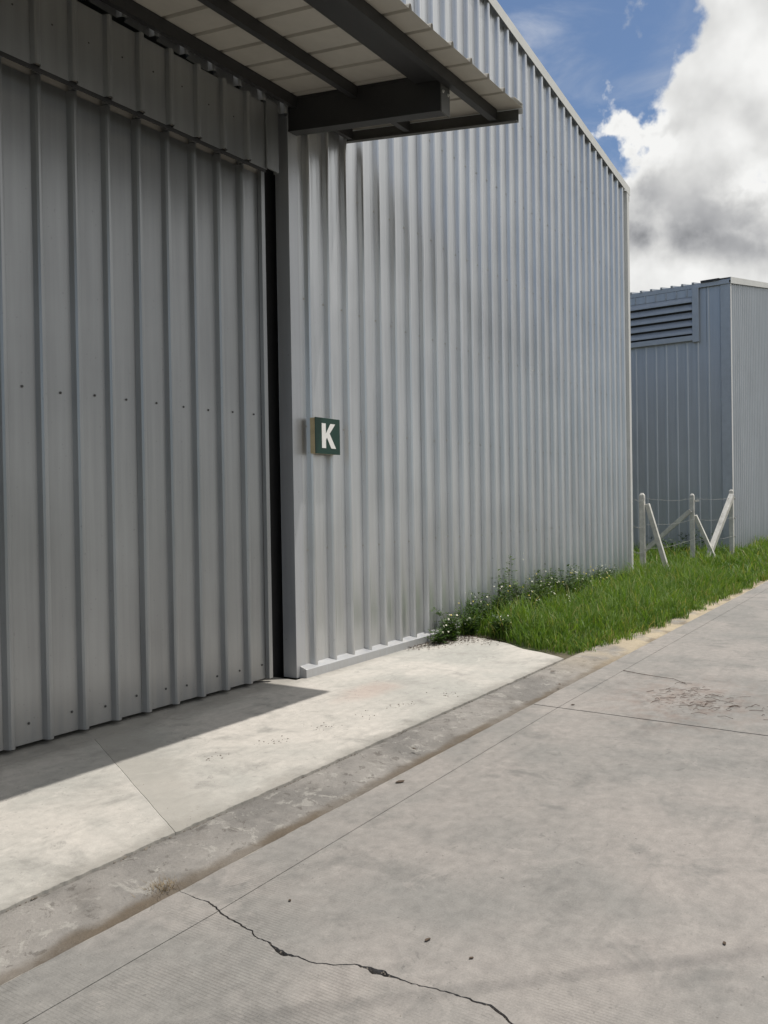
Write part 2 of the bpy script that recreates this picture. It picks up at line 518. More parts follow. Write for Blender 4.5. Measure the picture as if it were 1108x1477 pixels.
    return mt


M_apron = concrete('apron_concrete', (0.495, 0.465, 0.425), (0.365, 0.358, 0.33), (0.295, 0.285, 0.262), False, 1.1, 0.9, True)
M_floor = concrete('floor_concrete', (0.36, 0.345, 0.31), (0.28, 0.27, 0.245), (0.25, 0.24, 0.22), False, 0.6, 0.6)
M_road = concrete('road_concrete', (0.290, 0.267, 0.247), (0.216, 0.209, 0.196), (0.180, 0.174, 0.163), True, 1.6, 0.95)


def gutter_mat():
    mt, q, out = new_mat('gutter_concrete')
    P = q.n('ShaderNodeTexCoord').outputs['Object']
    xyz = q.n('ShaderNodeSeparateXYZ', {0: P})
    x, y, z = xyz.outputs
    big = q.noise(P, 1.6, 6.0, 0.65, 0.4)
    sm = q.noise(P, 14.0, 7.0, 0.72)
    fine = q.noise(P, 90.0, 3.0, 0.7)
    c = q.mix(q.smooth(big, 0.35, 0.65), (0.168, 0.159, 0.148), (0.262, 0.246, 0.227))
    c = q.mix(q.math('MULTIPLY', q.smooth(q.noise(P, 8.0, 12.0, 0.72, 0.6), 0.55, 0.60), 0.55), c, (0.36, 0.345, 0.315))
    c = q.mix(q.math('MULTIPLY', q.smooth(q.noise(q.vmath('ADD', P, (5.0, 2.0, 0.0)), 16.0, 12.0, 0.72, 0.4), 0.57, 0.61), 0.6), c, (0.085, 0.075, 0.065))
    # brown silt lying in the channel
    yw = q.math('ADD', y, q.math('MULTIPLY', q.math('SUBTRACT', q.noise(P, 5.0, 5.0, 0.6), 0.5), 0.09))
    silt = q.math('MULTIPLY', q.smooth(yw, -1.885, -1.865), q.math('SUBTRACT', 1.0, q.smooth(yw, -1.82, -1.765)))
    patch = q.smooth(q.noise(q.mapping(P, scale=(1, 0.2, 1)), 1.6, 4.0), 0.34, 0.62)
    c = q.mix(q.math('MULTIPLY', silt, q.lin(patch, 0, 1, 0.45, 0.95)), c, (0.115, 0.090, 0.064))
    damp = q.math('MULTIPLY', q.smooth(q.noise(P, 3.2, 5.0, 0.65), 0.48, 0.70), q.math('SUBTRACT', 1.0, q.smooth(yw, -1.62, -1.5)))
    c = q.mix(q.math('MULTIPLY', damp, 0.55), c, (0.12, 0.108, 0.095))
    lip = q.math('MULTIPLY', q.smooth(y, -1.905, -1.893), q.math('SUBTRACT', 1.0, q.smooth(yw, -1.889, -1.874)))
    c = q.mix(q.math('MULTIPLY', lip, 0.8), c, (0.40, 0.37, 0.32))
    # sand washed along the verge further up the road
    sand = q.math('MULTIPLY', q.smooth(x, 5.6, 8.2), q.smooth(q.noise(P, 2.2, 5.0, 0.6), 0.30, 0.55))
    c = q.mix(sand, c, (0.40, 0.335, 0.24))
    k = q.lin(q.math('ADD', q.math('MULTIPLY', sm, 0.6), q.math('MULTIPLY', fine, 0.4)), 0.28, 0.72, 0.80, 1.18)
    cs = q.n('ShaderNodeVectorMath', {0: c}, operation='SCALE')
    q.put(cs.inputs['Scale'], k)
    bmp = q.n('ShaderNodeBump', {'Height': q.math('ADD', sm, q.math('MULTIPLY', fine, 0.5)), 'Strength': 0.8, 'Distance': 0.01})
    principled(q, out, Base_Color=cs.outputs[0], Roughness=0.95, Normal=bmp.outputs[0])
    return mt


M_gutter = gutter_mat()


def soil_mat():
    mt, q, out = new_mat('soil')
    P = q.n('ShaderNodeTexCoord').outputs['Object']
    a = q.noise(P, 1.2, 7.0, 0.65)
    b = q.noise(P, 22.0, 5.0, 0.7)
    c = q.mix(q.smooth(a, 0.38, 0.62), (0.10, 0.085, 0.055), (0.055, 0.075, 0.028))
    c = q.mix(q.math('MULTIPLY', q.smooth(b, 0.5, 0.7), 0.5), c, (0.17, 0.14, 0.09))
    bmp = q.n('ShaderNodeBump', {'Height': b, 'Strength': 0.7, 'Distance': 0.02})
    principled(q, out, Base_Color=c, Roughness=0.95, Normal=bmp.outputs[0])
    return mt


M_soil = soil_mat()


def leaf_mat(name, attr=True, c0=(0.075, 0.155, 0.022), c1=(0.165, 0.255, 0.045), straw=(0.33, 0.29, 0.12), trans=0.45):
    mt, q, out = new_mat(name)
    P = q.n('ShaderNodeTexCoord').outputs['Object']
    big = q.noise(P, 1.4, 4.0, 0.6)
    if attr:
        t = q.n('ShaderNodeAttribute', attribute_name='tint').outputs['Fac']
    else:
        t = q.noise(P, 25.0, 2.0)
    f = q.math('ADD', q.math('MULTIPLY', big, 0.6), q.math('MULTIPLY', t, 0.4))
    c = q.mix(q.smooth(f, 0.32, 0.68), c0, c1)
    c = q.mix(q.smooth(q.math('ADD', t, q.math('MULTIPLY', q.math('SUBTRACT', q.noise(P, 2.6, 3.0), 0.5), 0.5)), 0.86, 1.0), c, straw)
    df = q.n('ShaderNodeBsdfPrincipled', {'Base Color': c, 'Roughness': 0.5, 'Specular IOR Level': 0.35})
    tc = q.mix(1.0, c, (1.25, 1.25, 0.6), 'MULTIPLY')
    tr = q.n('ShaderNodeBsdfTranslucent', {'Color': tc})
    mx = q.n('ShaderNodeMixShader', {0: trans, 1: df.outputs[0], 2: tr.outputs[0]})
    q.t.links.new(mx.outputs[0], out.inputs['Surface'])
    return mt


M_grass = leaf_mat('grass_blades')
M_weed = leaf_mat('weed_leaves', False, (0.030, 0.070, 0.016), (0.075, 0.125, 0.028), (0.2, 0.2, 0.06), 0.35)
M_stem = paint('weed_stem', (0.07, 0.09, 0.03), 0.7, 0.0, 0.3, 20.0)
M_petal = paint('flower_petal', (0.75, 0.73, 0.60), 0.6)
M_petaly = paint('flower_petal_yellow', (0.70, 0.58, 0.12), 0.6)
M_bush = leaf_mat('bush_leaves', False, (0.018, 0.042, 0.012), (0.045, 0.085, 0.02), (0.08, 0.1, 0.03), 0.3)

# ------------------------------------------------------------------ ground, apron, gutter, road
g = MB()
g.face([(-600, -600, -0.075), (900, -600, -0.075), (900, 900, -0.075), (-600, 900, -0.075)])
tag(g.build('ground', M_soil), kind='structure')


def edge_noise(x, seed, amp):
    return 1.3 * amp * (noise.noise(Vector((x * 9.0, seed, 0))) + 0.6 * noise.noise(Vector((x * 31.0, seed + 5, 0))))


def slab(name, outline, top, mat, parent, thick=0.065):
    """concrete slab: flat top with a slightly worn arris"""
    me = bpy.data.meshes.new(name)
    bm = bmesh.new()
    vs = [bm.verts.new((x, y, top)) for x, y in outline]
    f = bm.faces.new(vs)
    f.normal_update()
    if f.normal.z < 0: f.normal_flip()
    r = bmesh.ops.extrude_face_region(bm, geom=[f])
    for e in r['geom']:
        if isinstance(e, bmesh.types.BMVert): e.co.z -= thick
    bmesh.ops.recalc_face_normals(bm, faces=bm.faces)
    bmesh.ops.triangulate(bm, faces=[x for x in bm.faces if len(x.verts) > 4])
    bm.to_mesh(me)
    bm.free()
    me.materials.append(mat)
    o = bpy.data.objects.new(name, me)
    COL.objects.link(o)
    o.parent = parent
    return o


def line(a, b, step):
    n = max(1, int((Vector(b) - Vector(a)).length / step))
    return [(a[0] + (b[0] - a[0]) * i / n, a[1] + (b[1] - a[1]) * i / n) for i in range(n + 1)]


pavement = tag(empty('pavement'), kind='structure')
# the diagonal joint in the apron, wandering a little
DJ = []
for i, (x, y) in enumerate(line((2.935, -0.035), (2.262, -1.487), 0.03)):
    k = edge_noise(y, 3.3, 0.0016)
    DJ.append((x + k, y))
ap_l = [(-9.0, -0.035)] + [(x - 0.0012, y) for x, y in DJ]
fe_l = [(x, -1.487 + edge_noise(x, 8.1, 0.008) + 0.0022 * noise.noise(Vector((x * 60, 2.2, 0)))) for x in np.arange(2.24, -2.0, -0.007)]
slab('slab', ap_l + fe_l + [(-9.0, -1.487)], 0.0, M_apron, pavement)
fe_r = [(x, -1.487 + edge_noise(x, 8.1, 0.008) + 0.0022 * noise.noise(Vector((x * 60, 2.2, 0)))) for x in np.arange(2.285, 6.55, 0.007)]
tip = [(6.62, -1.40), (6.72, -1.22), (6.80, -1.0), (7.0, -0.75), (7.15, -0.4), (7.3, -0.03)]
slab('slab', [(x + 0.0012, y) for x, y in DJ] + fe_r + tip, 0.0, M_apron, pavement)
slab('slab', line((-9.0, -0.030), (4.75, -0.030), 0.05) + [(4.75, 0.9), (-9.0, 0.9)], -0.001, M_apron, pavement)

# gutter: a shallow worn channel between apron and road
gx = list(np.arange(-3.0, 0.8, 0.08)) + list(np.arange(0.8, 7.2, 0.018)) + list(np.arange(7.2, 16.0, 0.04)) + list(np.arange(16.0, 40.0, 0.15))
gy = [-1.478, -1.50, -1.53, -1.57, -1.61, -1.65, -1.69, -1.72, -1.745, -1.765, -1.78, -1.795, -1.81, -1.825, -1.84, -1.852, -1.864, -1.876, -1.888, -1.900, -1.912]
prof = {-1.478: -0.030, -1.50: -0.016, -1.53: -0.006, -1.57: -0.008, -1.61: -0.012, -1.65: -0.017, -1.69: -0.023, -1.72: -0.029, -1.745: -0.034,
        -1.765: -0.039, -1.78: -0.043, -1.795: -0.046, -1.81: -0.048, -1.825: -0.049, -1.84: -0.049, -1.852: -0.045, -1.864: -0.036, -1.876: -0.020, -1.888: -0.010, -1.900: -0.006, -1.912: -0.010}
vs, fs = [], []
for i, x in enumerate(gx):
    for y in gy:
        n_ = noise.fractal(Vector((x * 6, y * 6, 1.0)), 1.0, 2.0, 5) * 0.009 + noise.noise(Vector((x * 38, y * 38, 2.0))) * 0.0032
        silt = 0.012 * max(0.0, noise.noise(Vector((x * 1.3, 4.0, 0.0))) + 0.25) * math.exp(-((y + 1.80) / 0.05) ** 2)
        k = 1.0 if -1.86 < y < -1.5 else 0.45
        vs.append((x, y, min(prof[y] * 0.62 + n_ * k * 0.8 + silt * 0.5, -0.003)))
for i in range(len(gx) - 1):
    for j in range(len(gy) - 1):
        a = i * len(gy) + j
        fs.append((a, a + 1, a + 1 + len(gy), a + len(gy)))
gm = MB()
gm.v, gm.f = vs, fs
go = gm.build('gutter', M_gutter, smooth=True)
tag(go, kind='structure')

# verge of sand between grass and road
vm = MB()
vx = list(np.arange(6.3, 40.0, 0.2))
vy = list(np.arange(-1.49, 0.1, 0.12))
for x in vx:
    for y in vy:
        vm.v.append((x, y, -0.012 + 0.02 * noise.fractal(Vector((x * 2.5, y * 2.5, 0)), 1.0, 2.0, 3) - (0.02 if x < 7.3 else 0.0)))
for i in range(len(vx) - 1):
    for j in range(len(vy) - 1):
        a = i * len(vy) + j
        vm.f.append((a, a + 1, a + 1 + len(vy), a + len(vy)))
tag(vm.build('verge', M_soil, smooth=True), kind='structure')

road = tag(empty('road'), kind='structure')
CR = [(1.919, -1.893), (1.917, -1.945), (1.916, -1.991), (1.921, -2.036), (1.907, -2.084), (1.886, -2.137), (1.877, -2.188), (1.872, -2.23), (1.859, -2.297), (1.842, -2.322), (1.84, -2.379), (1.822, -2.438), (1.813, -2.473), (1.827, -2.515), (1.826, -2.569), (1.848, -2.63), (1.889, -2.687), (1.89, -2.748), (1.894, -2.83), (1.898, -2.885), (1.905, -2.926), (1.916, -2.985), (1.919, -3.048), (1.923, -3.098), (1.913, -3.138), (1.889, -3.175),
      (1.87, -3.26), (1.88, -3.4), (1.85, -3.6), (1.87, -3.9), (1.83, -4.3), (1.86, -4.8), (1.84, -5.4), (1.86, -6.0)]


def crack_line(y):
    for (x0, y0), (x1, y1) in zip(CR, CR[1:]):
        if y0 >= y >= y1:
            return x0 + (x1 - x0) * (y0 - y) / (y0 - y1)
    return CR[0][0] if y > CR[0][1] else CR[-1][0]


def crack_edge(y0, y1, side):
    """points from y0 down to y1 along one lip of the crack"""
    out = []
    y = y0
    while y > y1:
        out.append(y)
        y -= 0.012
    out.append(y1)
    res = []
    for y in out:
        wdt = 0.0038 + 0.0030 * noise.noise(Vector((y * 7, 1.7, 0))) + 0.010 * math.exp(-((y + 2.76) / 0.035) ** 2) + 0.006 * math.exp(-((y + 2.46) / 0.03) ** 2)
        wdt *= min(1.0, 0.35 + (-(y) - 1.9) * 2.2)
        x = crack_line(y) + 0.007 * noise.noise(Vector((y * 42, 3.1, 0))) + 0.003 * noise.noise(Vector((y * 120, 9.1, 0)))
        jag = 0.0025 * noise.noise(Vector((y * 90, 20.0 + side, 0)))
        res.append((x + side * max(0.0012, wdt) + jag, y))
    return res


YR, YS, XJ = -1.897, -2.115, 4.970      # road edge, saw cut, transverse joint
SC = 0.0022
# strips between the gutter and the saw cut
edge = lambda xs: [(x, YR + edge_noise(x, 14.2, 0.004)) for x in xs]
slab('slab', crack_edge(YR, YS + SC, -1) + [(-9, YS + SC + 0.10), (-9, YR)] + edge(np.arange(-2, 1.90, 0.03)), 0.0, M_road, road)
slab('slab', crack_edge(YR, YS + SC, 1) + [(XJ - 0.004, YS + 0.045 + SC)] + edge(np.arange(XJ - 0.004, 1.93, -0.03)), 0.0, M_road, road)
slab('slab', edge(np.arange(XJ + 0.009, 9.0, 0.03)) + [(60, YR - 0.25), (60, YS - 0.10 + SC), (9.0, YS + 0.03 + SC), (XJ + 0.009, YS + 0.045 + SC)], 0.0, M_road, road)
# carriageway slabs
slab('slab', crack_edge(YS - SC, -6.0, -1) + [(-9, -6.0), (-9, YS - SC + 0.10)], 0.0, M_road, road)
jl = [(XJ - 0.004 + edge_noise(y, 31.0, 0.0028), y) for y in np.arange(-6.0, YS + 0.045 - SC, 0.03)]
slab('slab', crack_edge(YS - SC, -6.0, 1) + jl + [(XJ - 0.004, YS + 0.045 - SC)], 0.0, M_road, road)
jr = [(XJ + 0.009 + edge_noise(y, 31.0, 0.0028), y) for y in np.arange(-6.0, YS + 0.045 - SC, 0.03)]
slab('slab', jr + [(XJ + 0.009, YS + 0.045 - SC), (9.0, YS + 0.03 - SC), (60, YS - 0.10 - SC), (60, -6.0)], 0.0, M_road, road)
# rest of the carriageway behind the camera
slab('slab', [(-9, -6.008), (60, -6.008), (60, -9.5), (-9, -9.5)], 0.0, M_road, road)

# ------------------------------------------------------------------ the warehouse with the door
WH = tag(empty('warehouse', (1.0, 0.0, 0.0)), 'long silver corrugated metal warehouse with the canopied sliding door beside the concrete road', 'warehouse')
RX, RIDGE = 1.0, 7.80            # ridge line
XE, XW = 13.27, -11.27            # ends of the gable wall
SL = 0.119


def roofz(x): return RIDGE - SL * abs(x - RX)


wallfn = lambda u, dd, v: (u, -dd, v)
ribs_w = [4.967 + 0.25 * i for i in range(-66, 34)]
tilt = lambda x: 0.030 * (x - 4.6)
ZB = 0.075
top_in = lambda u: roofz(u) + 0.07


def wall_panels(x0, x1, v0, first, dz=0.0):
    """four-rib sheets side by side, each its own piece"""
    edges = [x0]
    k = first
    while k < x1 - 0.05:
        if k > x0 + 0.05: edges.append(k)
        k += 1.0
    edges.append(x1)
    for i, (a, b) in enumerate(zip(edges, edges[1:])):
        tp = top_in if not (a < RX < b) else (lambda u: roofz(u) + 0.05)
        sheet(a + 0.0008, b - 0.0008, ribs_w, wallfn, v0, tp, d=0.048, wb=0.018, wc=0.020, micro=0.0011, dz=dz + rnd.uniform(-0.0009, 0.0009)).build('wall_panel', M_wall, WH)


wall_panels(4.905, XE - 0.095, ZB, 4.967 + 0.75 - 0.004)
wall_panels(-2.70, 4.905, 4.34, 4.967 - 5.254, 0.0)
wall_panels(XW + 0.1, -2.75, ZB, 4.967 - 15.254)

# screws on the cladding: joined, far too small to pick apart
sc = MB()
for i in range(0, 33):
    x = 4.967 + 0.25 * i
    for z in (0.995, 1.978, 2.975, 3.95, 4.95, 5.9):
        if z < roofz(x) - 0.2 and not (z > 3.9 and x < 5.5):
            sc.dome((x - 0.010 + rnd.uniform(-0.004, 0.004), -0.0012, z + rnd.uniform(-0.012, 0.012)), (0, -1, 0), 0.0085)
tag(sc.build('screw', M_screwl, WH), kind='stuff')

# corner trim, base flashing, door jamb
c = MB()
c.box((XE - 0.100, -0.055, 0.02), (XE, -0.053, roofz(XE) + 0.04))
c.box((XE - 0.100, -0.053, 0.02), (XE - 0.097, 0.01, roofz(XE) + 0.04))
c.box((XE - 0.003, -0.0525, 0.02), (XE, 0.12, roofz(XE) + 0.04))
c.build('corner_trim', M_rake, WH, 0.003)
fb = MB()
pts = [(0.002, 0.092), (-0.068, 0.066), (-0.070, -0.02), (0.002, -0.02)]
xa, xb = 4.835, XE - 0.1
b0 = len(fb.v)
fb.v += [(xa, y, z) for y, z in pts] + [(xb, y, z) for y, z in pts]
fb.f += [(0, 1, 5, 4), (1, 2, 6, 5), (2, 3, 7, 6), (3, 0, 4, 7), (0, 3, 2, 1), (4, 5, 6, 7)]
fb.build('base_flashing', M_trim, WH, 0.003)
j = MB()
j.box((4.796, -0.004, 0.0), (4.905, 0.000, 4.40))
j.box((4.794, -0.004, 0.0), (4.800, 0.125, 4.40))
j.box((4.794, 0.125, 0.0), (4.86, 0.130, 4.40))
j.build('door_jamb', M_trim, WH, 0.002)

# rake flashing along the gable
rk = MB()
for xa, xb in ((RX, XE + 0.06), (RX, XW - 0.06)):
    za, zb = roofz(RX), roofz(RX) - SL * abs(xb - RX)
    v = [(xa, -0.058, za + 0.005), (xa, -0.058, za + 0.135), (xa, 0.16, za + 0.140), (xa, -0.053, za + 0.005), (xa, -0.053, za + 0.129), (xa, 0.16, za + 0.134)]
    v2 = [(xb, y, z - za + zb) for _, y, z in v]
    b = len(rk.v)
    rk.v += v + v2
    for q in ((0, 1, 7, 6), (1, 2, 8, 7), (3, 9, 10, 4), (4, 10, 11, 5), (0, 6, 9, 3), (2, 5, 11, 8), (6, 7, 10, 9), (7, 8, 11, 10), (0, 3, 4, 1), (1, 4, 5, 2)):
        rk.f.append(tuple(b + i for i in q))
rk.build('rake_flashing', M_rake, WH)
ec = MB()
ec.box((XE - 0.02, -0.040, roofz(XE) + 0.002), (XE + 0.075, 20.0, roofz(XE) + 0.012))
ec.box((XE + 0.065, -0.040, roofz(XE) - 0.09), (XE + 0.075, 20.0, roofz(XE) + 0.001))
ec.build('eave_flashing', M_rake, WH)

# roof, other walls, so that the inside is closed and dark
for sx in (1, -1):
    xe_ = XE if sx > 0 else XW
    r = MB()
    v = []
    for y in (0.0, 20.0):
        for x, o_ in ((RX, 0.0), (xe_, 0.0)):
            v += [(x, y, roofz(x) + 0.075), (x, y, roofz(x) + 0.045)]
    r.v = v
    r.f = [(0, 2, 6, 4), (1, 5, 7, 3), (0, 1, 3, 2), (4, 6, 7, 5), (2, 3, 7, 6), (0, 4, 5, 1)]
    r.build('roof', M_roof, WH)
sidefn = lambda u, dd, v: (XE - 0.035 + dd, u, v)
for k in range(20):
    sheet(k + 0.121, k + 1.12, [k + 0.2 + 0.25 * q for q in range(4)], sidefn, 0.02, roofz(XE) + 0.02).build('wall_panel', M_wall, WH)
bw = MB()
bw.box((XW, 0.1, 0.0), (XW + 0.02, 20.0, roofz(XW)))
bw.box((XW, 20.0, 0.0), (XE, 20.02, roofz(XE)))
bw.build('back_wall', M_wall, WH)

# header above the door: corrugated strip on a steel angle
HD = MB()
HD.box((-2.70, -0.022, 0.0), (4.515, -0.012, 0.034), lambda x, y, z: (x, y, 3.826 + z + tilt(x)))
header = HD.build('door_header', M_steel, WH)
hrib = [4.324 - 0.048 - 0.238 * i for i in range(0, 30)]
hrib = [x_ + 0.010 for x_ in hrib]
he = [4.53, 3.570, 2.618, 1.666, 0.714, -0.238, -1.190, -2.142, -2.70]
for b, a in zip(he, he[1:]):
    hb = sheet(a + 0.0008, b - 0.0008, hrib, lambda u, dd, v: (u, -0.024 - dd, v + tilt(u)), 3.848, 4.335, d=0.038, wb=0.016, wc=0.022)
    hb.build('header_panel', M_door, header)
ht = MB()
ht.box((4.512, -0.044, 3.852), (4.640, -0.0285, 4.37))
ht.box((4.632, -0.028, 3.852), (4.640, 0.004, 4.37))
ht.build('header_trim', M_door, header, 0.002)
hs = MB()
for i in range(0, 12):
    hs.dome((hrib[i] - 0.10, -0.025, 4.13 + tilt(hrib[i]) + rnd.uniform(-0.02, 0.02)), (0, -1, 0), 0.006)
tag(hs.build('screw', M_screw, header), kind='stuff')

# sliding door, two leaves hung behind the wall line
DY = 0.135


def door_leaf(x0, x1, ribs, panels, rows):
    fr = MB()
    fr.box((x0 + 0.01, DY + 0.012, 0.05), (x1 - 0.012, DY + 0.05, 0.10))
    fr.box((x0 + 0.01, DY + 0.012, 1.98), (x1 - 0.012, DY + 0.05, 2.04))
    fr.box((x0 + 0.01, DY + 0.012, 0.101), (x0 + 0.06, DY + 0.05, 1.979))
    fr.box((x1 - 0.06, DY + 0.012, 0.101), (x1 - 0.012, DY + 0.05, 1.979))
    fr.box((x0 + 0.01, DY + 0.012, 3.86), (x1 - 0.012, DY + 0.05, 4.06), lambda x, y, z: (x, y, z + tilt(x)))
    leaf = fr.build('sliding_door', M_under, WH)
    for a, b in zip(panels, panels[1:]):
        sheet(a + 0.0008, b - 0.0008, ribs, lambda u, dd, v: (u, DY - dd, v), lambda u: 0.028 + 0.004 * noise.noise(Vector((u * 3, 0, 0))),
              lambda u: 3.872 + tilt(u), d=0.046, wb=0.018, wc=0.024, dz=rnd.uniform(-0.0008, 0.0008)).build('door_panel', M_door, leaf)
    caps = MB()
    for r in ribs:
        if x0 < r < x1 - 0.06:
            caps.box((r + 0.014, DY - 0.0455, 3.880), (r + 0.050, DY - 0.001, 3.905), lambda x, y, z: (x, y, z + tilt(x)))
    tag(caps.build('rib_cap', M_door, leaf), kind='stuff')
    et = MB()
    et.box((x1 - 0.0405, DY - 0.040, 0.026), (x1, DY - 0.001, 3.90))
    et.build('edge_trim', M_door, leaf, 0.003)
    s = MB()
    for xs, zs in rows:
        s.dome((xs, DY - 0.002, zs), (0, -1, 0), 0.0085)
    tag(s.build('screw', M_screw, leaf), kind='stuff')
    return leaf


drib = [4.404 - 0.042 - 0.2355 * i for i in range(-1, 30)]
rows = []
for i in range(0, 16):
    xr = drib[i] + 0.064
    rows.append((2.634 - 1.6485 + 0.2355 * i + rnd.uniform(-0.01, 0.01), 2.035 + rnd.uniform(-0.006, 0.006)))
    rows.append((2.650 - 1.6485 + 0.2355 * i + rnd.uniform(-0.03, 0.03), 0.135 + rnd.uniform(-0.012, 0.012)))
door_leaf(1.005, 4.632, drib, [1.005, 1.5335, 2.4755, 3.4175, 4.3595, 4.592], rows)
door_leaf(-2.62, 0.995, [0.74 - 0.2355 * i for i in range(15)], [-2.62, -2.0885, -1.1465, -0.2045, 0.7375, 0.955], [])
cl_ = MB()  # dark steel section and plate added behind the jamb gap to block stray light
cl_.box((4.60, 0.215, -0.05), (4.90, 0.221, 7.0))
cl_.box((4.60, 0.395, -0.05), (4.90, 0.401, 7.0))
cl_.box((4.745, 0.2215, -0.05), (4.755, 0.3945, 7.0))
cl_.box((4.50, 0.43, -0.05), (5.2, 0.46, 7.0))
cl_.build('gap_light_block', M_steel, WH)
dt = MB()
dt.box((-2.7, 0.10, 4.10), (4.79, 0.20, 4.17))
dt.build('door_track', M_steel, WH)

# ------------------------------------------------------------------ canopy over the door
S_ = lambda x, y: 4.52 + 0.164 * y + 0.030 * (x - 5.57)
CX0, CX1, CY1 = -3.45, 5.57, -1.60


def under(x, y, z): return (x, y, S_(x, y) + z)


cf = MB()
# edge beam between the rafter tips
cf.box((-2.82, -1.365, -0.058), (4.795, -1.165, -0.003), under)
canopy = cf.build('canopy', M_steel, WH)
for xr in (4.80, -2.92):
    r = MB()
    r.box((xr, -1.36, -0.016), (xr + 0.10, -0.002, -0.002), under)
    r.box((xr, -1.36, -0.262), (xr + 0.10, -0.002, -0.248), under)
    r.box((xr + 0.003, -1.36, -0.247), (xr + 0.045, -0.002, -0.017), under)
    r.build('rafter', M_steel, canopy)
    e = MB()
    e.box((xr - 0.008, -1.372, -0.275), (xr + 0.108, -1.3605, -0.004), under)
    e.build('end_plate', M_steel2, canopy, 0.002)
    for zz in (-0.06, -0.13):
        for xx in (0.012, 0.082):
            MB().dome((xr + xx, -1.373, S_(xr, -1.37) + zz), (0, -1, 0), 0.012).build('bolt', M_screwl, canopy)


def purlin(y, dep, wid, x0, x1, name='purlin'):
    """C channel hung under the sheets"""
    p = MB()
    p.box((x0, y - wid / 2, -dep), (x1, y - wid / 2 + 0.006, -0.003), under)
    p.box((x0, y - wid / 2 + 0.0065, -dep), (x1, y + wid / 2, -dep + 0.006), under)
    p.box((x0, y - wid / 2 + 0.0065, -0.009), (x1, y + wid / 2, -0.003), under)
    p.box((x0, y + wid / 2 - 0.006, -dep + 0.0065), (x1, y + wid / 2, -dep + 0.02), under)
    p.build(name, M_steel, canopy)


purlin(-0.640, 0.085, 0.055, CX0, 4.797)
purlin(-0.640, 0.085, 0.055, 4.903, CX1 - 0.05)
purlin(-1.402, 0.085, 0.060, CX0, CX1 - 0.05)
purlin(-0.075, 0.090, 0.050, CX0, 4.797, 'ledger')
purlin(-0.075, 0.090, 0.050, 4.903, CX1 - 0.05, 'ledger')
# end channel closing the free ends
for xr, s in ((CX1, 1), (CX0, -1)):
    e = MB()
    a, b = sorted((xr, xr - s * 0.006))
    e.box((a, CY1 + 0.015, -0.100), (b, -0.004, -0.004), under)
    a, b = sorted((xr - s * 0.0065, xr - s * 0.045))
    e.box((a, CY1 + 0.015, -0.100), (b, -0.004, -0.094), under)
    e.build('end_channel', M_steel2, canopy)
    t = MB()
    a, b = sorted((xr + s * 0.012, xr - s * 0.13))
    t.box((a, CY1 - 0.014, 0.036), (b, -0.05, 0.0385), under)
    a, b = sorted((xr + s * 0.012, xr + s * 0.0095))
    t.box((a, CY1 - 0.014, -0.035), (b, -0.05, 0.0355), under)
    t.build('end_flashing', M_rake, canopy)
crib = [4.235 + 0.25 * i for i in range(-30, 5)]
k = CX0
edges = [CX0]
kk = 5.235 - 0.004
es = []
while kk > CX0 + 0.3:
    es.append(kk)
    kk -= 1.0
edges += sorted(es) + [CX1 - 0.005]
for a, b in zip(edges, edges[1:]):
    fnc = lambda u, dd, v: (u, v, S_(u, v) + dd + 0.0012 + 0.004 * math.sin(u * 25.0) * (1 if v < -1.5 else 0))
    sheet(a + 0.0006, b - 0.0006, crib, fnc, lambda u: CY1 - 0.02 + 0.006 * noise.noise(Vector((u * 5, 0, 0))), -0.008, d=0.034, wb=0.012, wc=0.014,
          dz=rnd.uniform(0, 0.0012), segs=3).build('canopy_sheet', M_under, canopy)

# loose cable end hanging over the door
cb = MB()
q = []
for i in range(15):
    a = i / 14
    q.append((2.745 + 0.035 * math.sin(a * 2.6) - 0.012 * a, -0.085 - 0.01 * math.sin(a * 3), 4.52 - 0.235 * a))
for i in range(1, 7):
    t_ = i / 6 * 2.2
    x, y, z = q[14]
    q.append((x - 0.020 * (1 - math.cos(t_)), y, z - 0.02 * math.sin(t_)))
cb.tube(q, 0.0085, 8)
tag(cb.build('cable', M_cord, smooth=True), 'pale loose cable end hanging in front of the panel above the door', 'cable')

# ------------------------------------------------------------------ sign with the letter K
SG = tag(empty('sign', (5.13, -0.06, 1.754)), 'small green box sign with a white letter K on the corrugated wall', 'sign')
b = MB()
b.box((4.949, -0.0995, 1.754), (5.264, -0.0495, 2.035))
b.build('sign_box', M_cream, SG, 0.004)
b = MB()
b.box((4.947, -0.105, 1.751), (5.266, -0.100, 2.038))
b.build('sign_face', M_green, SG, 0.0015)


def letter_k(x0, z0, wd, h, y):
    t = 0.262 * wd / 0.9
    M = MB()
    polys = [[(0, 0), (0.31, 0), (0.31, 1), (0, 1)],
             [(0.31, 0.36), (0.43, 0.50), (0.99, 1.0), (0.63, 1.0), (0.31, 0.63)],
             [(0.43, 0.50), (0.70, 0.0), (1.06, 0.0), (0.62, 0.665)]]
    # one outline of the whole letter
    out = [(0, 0), (0.30, 0), (0.30, 0.40), (0.40, 0.53), (0.71, 0.0), (1.06, 0.0), (0.605, 0.645 + 0.05), (1.01, 1.0), (0.66, 1.0), (0.30, 0.62), (0.30, 1.0), (0, 1.0)]
    out = [(0, 0), (0.30, 0), (0.30, 0.335), (0.375, 0.44), (0.70, 0.0), (1.06, 0.0), (0.585, 0.600), (1.02, 1.0), (0.655, 1.0), (0.30, 0.575), (0.30, 1.0), (0, 1.0)]
    n = len(out)
    for yy in (y - 0.0022, y):
        for a, c_ in out: M.v.append((x0 + a * wd, yy, z0 + c_ * h))
    M.f.append(tuple(range(n)))
    M.f.append(tuple(range(2 * n - 1, n - 1, -1)))
    for i in range(n):
        k_ = (i + 1) % n
        M.f.append((i, k_, n + k_, n + i))
    return M


